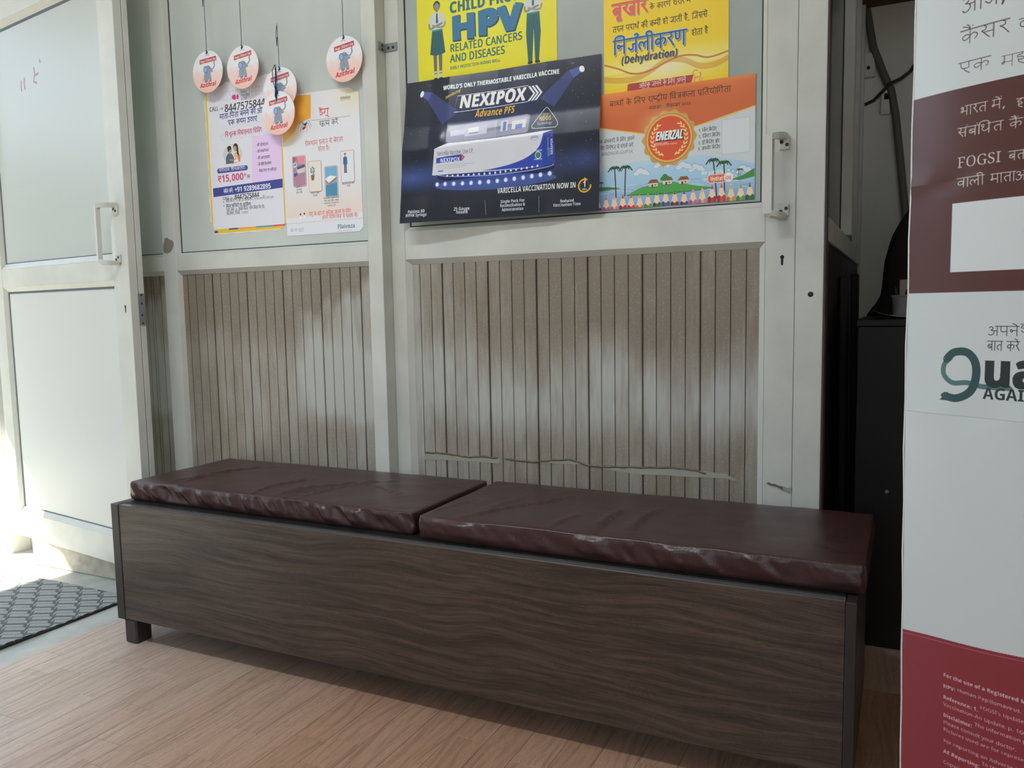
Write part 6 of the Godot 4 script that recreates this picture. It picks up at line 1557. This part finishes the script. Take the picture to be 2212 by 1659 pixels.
	# outline of a line of Latin lettering: [contours in units of the capital height, width]
	func shape(s: String, style: String) -> Array:
		var f := font(style); var rid: RID = f.get_rids()[0]
		var ts := TextServerManager.get_primary_interface()
		var size := 64; var cap := 64.0 * 0.714; var x := 0.0; var out := []
		for ch in s:
			var g := ts.font_get_glyph_index(rid, size, ch.unicode_at(0), 0)
			var d: Dictionary = ts.font_get_glyph_contours(rid, size, g)
			if d.has("points"):
				var pts: PackedVector3Array = d.points; var ends: PackedInt32Array = d.contours; var s0 := 0
				for e in ends:
					var c := PackedVector2Array(); var n := e - s0 + 1
					for i in n:
						var a := pts[s0 + i]; var b := pts[s0 + (i + 1) % n]
						var A := Vector2(a.x, a.y); var B := Vector2(b.x, b.y)
						if int(a.z) & 1: c.append(A)
						else:
							var q := pts[s0 + (i + n - 1) % n]; var Q := Vector2(q.x, q.y)
							var P0 := Q if int(q.z) & 1 else (Q + A) / 2.0
							var P1 := B if int(b.z) & 1 else (A + B) / 2.0
							for t in [0.33, 0.66]: c.append(P0.lerp(A, t).lerp(A.lerp(P1, t), t))
							if not int(b.z) & 1: c.append(P1)
					var m := PackedVector2Array()
					for v in c: m.append(Vector2((v.x + x) / cap, v.y / cap))
					out.append(m); s0 = e + 1
			x += ts.font_get_glyph_advance(rid, size, g).x
		return [out, x / cap]
	# baseline start (x,y), capital height h, fitted to width w when w > 0
	func text(s: String, x: float, y: float, h: float, w: float, col: Color, style := "", lean := 0.0, tilt := 0.0, fat := 0.0, rot := 0.0):
		var a := shape(s, style)
		var sx: float = w / a[1] if w > 0.0 else h
		var cs := []
		for c in a[0]:
			var m := PackedVector2Array()
			for v in c:
				var q := Vector2(v.x * sx - v.y * h * lean, v.y * h)
				q = Vector2(q.x, q.y + q.x * tilt).rotated(rot)
				m.append(Vector2(x, y) + q)
			cs.append(m)
		fill(cs, col)
		if fat > 0.0:
			for c in cs:
				c.append(c[0]); stroke(c, fat, col)
	# Devanagari, drawn with a pen: each letter is a few strokes on a 100-unit body hung from the head line
	const L := {
		"अ": "82 h52|6,84 20,94 34,86 32,68 18,58|18,58 36,52 44,34 34,12 16,4 4,18|38,52 66,54|S66",
		"इ": "60|38,100 38,84|38,84 16,82 12,66 30,58 46,48 42,32 24,28 30,14 48,-6",
		"उ": "62|34,100 34,84|10,80 24,86 36,84|34,84 38,68 22,54|22,54 44,48 46,26 30,6 12,6 2,22",
		"ए": "66|12,100 12,66 22,48 44,46|50,100 50,46|26,48 34,24 56,0",
		"क": "88|S44|44,58 28,66 12,54 14,34 28,30 44,48|44,54 60,70 76,58 74,38 66,26",
		"ख": "92|24,100 30,82 24,66 8,62|8,62 24,40 46,12|76,52 62,64 50,50 58,34 76,46|46,12 60,6 78,16|S78",
		"ग": "76|20,100 20,44 12,34 4,42 10,52|S58",
		"च": "74|4,72 58,72|16,72 12,44 28,22 44,34 58,54|S58",
		"छ": "78|34,100 34,86|34,86 14,80 14,64 36,60|22,60 8,38 28,18 52,26 58,48 46,58 36,44 46,22 38,2",
		"ज": "76|60,58 38,58|38,58 40,32 26,18 8,34|S60",
		"ट": "66|34,100 34,84|34,84 14,74 8,46 24,22 48,24 58,40",
		"ठ": "66|34,100 34,82|34,80 54,66 56,40 34,22 12,40 14,66 34,80",
		"ड": "62|36,100 36,84|36,84 14,78 12,60 34,56 50,42 42,18 20,16 12,30",
		"ण": "84|10,100 12,56 24,44 36,56 36,100|S64",
		"त": "72|56,62 30,62 14,46 18,22 30,8|S56",
		"थ": "78 h48|22,88 10,94 6,80 22,76 32,86 28,64 16,50 28,32 60,48|S60",
		"द": "60|34,100 34,82|34,82 12,76 10,50 26,40 40,50 34,60|28,40 50,6",
		"ध": "76 h46|26,84 12,94 6,78 22,70|22,70 10,52 18,30 38,28 58,50|S58",
		"न": "70|54,56 24,56|24,56 12,66 8,50 18,40 26,54|S54",
		"प": "72|12,100 12,56 24,40 54,48|S54",
		"फ": "88|12,100 12,56 22,42 44,48|S44|44,54 60,70 76,58 74,38 66,26",
		"ब": "70|54,54 34,68 12,54 18,30 36,28 54,44|18,58 46,34|S54",
		"भ": "74 h40|8,80 18,92 28,82 18,70 10,78|28,80 26,44|26,44 14,52 8,40 18,32 26,44|26,44 58,44|S58",
		"म": "72|14,100 14,42|14,42 6,48 2,36 12,32 16,44|14,44 56,44|S56",
		"य": "72|10,100 24,88 22,70 14,62|14,62 14,38 34,30 56,50|S56",
		"र": "48|16,100 30,86 26,66 8,62|8,62 20,50 44,6",
		"ल": "82|18,12 6,34 12,58 28,62 40,44 40,28|40,44 52,62 66,58|S66",
		"व": "70|54,54 34,68 12,54 18,30 36,28 54,44|S54",
		"श": "78 h50|8,76 18,92 32,84 28,64 10,52|10,52 24,38 44,8|32,80 40,70|S60",
		"ष": "72|12,100 12,56 24,40 54,48|14,74 52,42|S54",
		"स": "76|14,100 26,86 22,66 8,62|8,62 18,44 42,6|20,50 58,50|S58",
		"ह": "62|36,100 36,84|36,84 14,80 14,64 36,62 46,48 30,38 16,46|16,46 22,20 48,2",
		"०": "62 n|30,86 10,66 10,34 30,14 50,34 50,66 30,86", "१": "52 n|34,52 14,52 10,76 28,88 42,76 38,50 28,30 40,8", "२": "56 n|10,78 26,90 42,76 34,52 14,40 36,30 52,4", "३": "54 n|10,82 28,90 36,74 18,58|18,58 38,52 40,32 20,30 34,14 50,2", "४": "58 n|10,88 44,46 46,18 28,8 14,20 18,44 50,90",
	}
	var G := {}
	func glyph(ch: String) -> Dictionary:
		if not G.has(ch):
			var parts: PackedStringArray = L[ch].split("|")
			var head := parts[0].split(" ")
			var g := {"w": float(head[0]), "h": 0.0, "n": false, "s": [], "stem": -1.0}
			if head.size() > 1:
				if head[1] == "n": g.n = true
				else: g.h = float(head[1].substr(1))
			for i in range(1, parts.size()):
				if parts[i].begins_with("S"): g.stem = float(parts[i].substr(1))
				else:
					var p := PackedVector2Array()
					for q in parts[i].split(" "):
						var v := q.split(","); p.append(Vector2(float(v[0]), float(v[1])))
					g.s.append(curve(p, 5))
			G[ch] = g
		return G[ch]
	# lay out one line; returns [strokes, headlines, latin runs, width]
	func lay(s: String) -> Array:
		var S := []; var Hd := []; var La := []
		var x := 0.0; var i := 0; var hs := -1.0
		var pend_i := -1.0; var reph := false; var base := 0.0; var bw := 0.0; var stem := 0.0
		while i < s.length():
			var ch := s[i]
			if L.has(ch) or ch == "आ" or ch == "ई" or ch == "ओ" or ch == "औ" or ch == "ऑ":
				var extra := ""
				if ch == "आ": ch = "अ"; extra = "ा"
				elif ch == "ओ": ch = "अ"; extra = "ो"
				elif ch == "औ": ch = "अ"; extra = "ौ"
				elif ch == "ऑ": ch = "अ"; extra = "ॉ"
				elif ch == "ई": ch = "इ"; extra = "^"
				# reph
				if ch == "र" and i + 2 < s.length() and s[i + 1] == "्" and L.has(s[i + 2]):
					reph = true; i += 2; continue
				var g := glyph(ch)
				var half := i + 2 < s.length() and s[i + 1] == "्" and L.has(s[i + 2]) and s[i + 2] != "र"
				# a short i is written before its cluster
				var j := i
				while j + 2 < s.length() and s[j + 1] == "्" and L.has(s[j + 2]): j += 2
				if j + 1 < s.length() and s[j + 1] == "ि" and pend_i < 0.0:
					pend_i = x + 12.0
					S.append(PackedVector2Array([Vector2(x + 12, 100), Vector2(x + 12, 0)]))
					if hs < 0.0: hs = x
					x += 24.0
				base = x
				var own: Array = g.s
				if ch == "त" and i + 2 < s.length() and s[i + 1] == "्" and s[i + 2] == "र":
					own = [PackedVector2Array([Vector2(56, 62), Vector2(14, 62)]), PackedVector2Array([Vector2(56, 50), Vector2(14, 14)])]
				for p in own:
					var m := PackedVector2Array()
					for v in p:
						if half and g.stem >= 0.0 and v.x > g.stem: continue
						m.append(v + Vector2(x, 0))
					if m.size() > 1: S.append(m)
				if g.n:
					if hs >= 0.0: Hd.append([hs, x]); hs = -1.0
				elif hs < 0.0: hs = x + g.h
				elif g.h > 0.0: Hd.append([hs, x]); hs = x + g.h
				if half:
					bw = (g.stem - 2.0) if g.stem >= 0.0 else g.w * 0.8
					stem = bw
					x += bw
					i += 2
					continue
				bw = g.w
				stem = g.stem if g.stem >= 0.0 else g.w * 0.55
				if g.stem >= 0.0: S.append(PackedVector2Array([Vector2(x + g.stem, 100), Vector2(x + g.stem, 0)]))
				x += bw
				if i + 2 < s.length() and s[i + 1] == "्" and s[i + 2] == "र":
					if ch == "त": pass
					elif g.stem >= 0.0: S.append(PackedVector2Array([Vector2(base + stem, 30), Vector2(base + stem - 26, 8)]))
					else: S.append(PackedVector2Array([Vector2(base + stem - 18, -16), Vector2(base + stem, 4), Vector2(base + stem + 16, -16)]))
					i += 2
				if pend_i >= 0.0:
					S.append(curve(PackedVector2Array([Vector2(pend_i, 100), Vector2(pend_i + 6, 122), Vector2((pend_i + base + stem) / 2, 132), Vector2(base + stem - 4, 122), Vector2(base + stem, 100)]), 4)); pend_i = -1.0
				if reph:
					S.append(curve(PackedVector2Array([Vector2(base + stem, 100), Vector2(base + stem + 14, 112), Vector2(base + stem + 8, 128), Vector2(base + stem - 8, 124)]), 4)); reph = false
				if extra: s = s.insert(i + 1, extra)
			elif ch in "ाीोौॉ":
				var b := x + 14.0
				S.append(PackedVector2Array([Vector2(b, 100), Vector2(b, 0)]))
				if ch == "ी": S.append(curve(PackedVector2Array([Vector2(b, 100), Vector2(b - 4, 122), Vector2(b - 22, 132), Vector2(b - 40, 122), Vector2(base + stem, 100)]), 4))
				if ch == "ो" or ch == "ौ": S.append(curve(PackedVector2Array([Vector2(b, 100), Vector2(b - 10, 118), Vector2(b - 30, 130)]), 4))
				if ch == "ौ": S.append(curve(PackedVector2Array([Vector2(b, 100), Vector2(b - 2, 120), Vector2(b - 12, 138)]), 4))
				if ch == "ॉ": S.append(curve(PackedVector2Array([Vector2(b - 16, 124), Vector2(b, 112), Vector2(b + 14, 126)]), 4))
				x += 28.0; stem = b - base
			elif ch == "े" or ch == "ै" or ch == "^":
				var b := base + stem
				if ch == "^": S.append(curve(PackedVector2Array([Vector2(b, 100), Vector2(b - 6, 116), Vector2(b + 10, 126), Vector2(b + 26, 116)]), 4))
				else: S.append(curve(PackedVector2Array([Vector2(b, 100), Vector2(b - 10, 118), Vector2(b - 32, 130)]), 4))
				if ch == "ै": S.append(curve(PackedVector2Array([Vector2(b, 100), Vector2(b - 2, 122), Vector2(b - 14, 140)]), 4))
			elif ch == "ु": S.append(curve(PackedVector2Array([Vector2(base + stem, 0), Vector2(base + stem - 18, -8), Vector2(base + stem - 12, -26), Vector2(base + stem + 12, -22)]), 4))
			elif ch == "ू": S.append(curve(PackedVector2Array([Vector2(base + stem - 30, -6), Vector2(base + stem - 14, -8), Vector2(base + stem - 4, -18), Vector2(base + stem + 16, -32)]), 4))
			elif ch == "ं": S.append(PackedVector2Array([Vector2(base + stem + 10, 123), Vector2(base + stem + 12, 123)])); S.append(PackedVector2Array([Vector2(base + stem + 11, 120), Vector2(base + stem + 11, 126)]))
			elif ch == "ः":
				for y in [70, 26]: S.append(PackedVector2Array([Vector2(x + 10, y), Vector2(x + 13, y + 2)]))
				x += 24.0
			elif ch == "्": S.append(PackedVector2Array([Vector2(base + stem - 4, -4), Vector2(base + stem + 12, -20)]))
			elif ch == "।":
				if hs >= 0.0: Hd.append([hs, x]); hs = -1.0
				S.append(PackedVector2Array([Vector2(x + 16, 100), Vector2(x + 16, 0)])); x += 32.0
			elif ch == "~": x -= 30.0
			else:
				if hs >= 0.0: Hd.append([hs, x]); hs = -1.0
				if ch == " ": x += 38.0
				else:
					var a := shape(ch, ""); La.append([ch, x + 4]); x += a[1] * 86.0 + 6.0
			i += 1
		if hs >= 0.0: Hd.append([hs, x])
		return [S, Hd, La, x]
	func hindi(s: String, x: float, y: float, h: float, w: float, col: Color, pen := 12.0, lean := 0.0, tilt := 0.0):
		var a := lay(s)
		var sy := h / 100.0; var sx: float = w / a[3] if w > 0.0 else sy
		var wd := pen * sy
		for p in a[0]:
			var m := PackedVector2Array()
			for v in p: m.append(Vector2(x + v.x * sx + v.y * sy * lean, y - v.y * sy + v.x * sx * tilt))
			stroke(m, wd, col)
		for q in a[1]:
			stroke(PackedVector2Array([Vector2(x + q[0] * sx + h * lean, y - h + q[0] * sx * tilt), Vector2(x + q[1] * sx + h * lean, y - h + q[1] * sx * tilt)]), wd, col)
		for q in a[2]: text(q[0], x + q[1] * sx, y + q[1] * sx * tilt, 86.0 * sy, shape(q[0], "")[1] * 86.0 * sx, col, "bold" if pen > 14.0 else "", lean, 0.0)
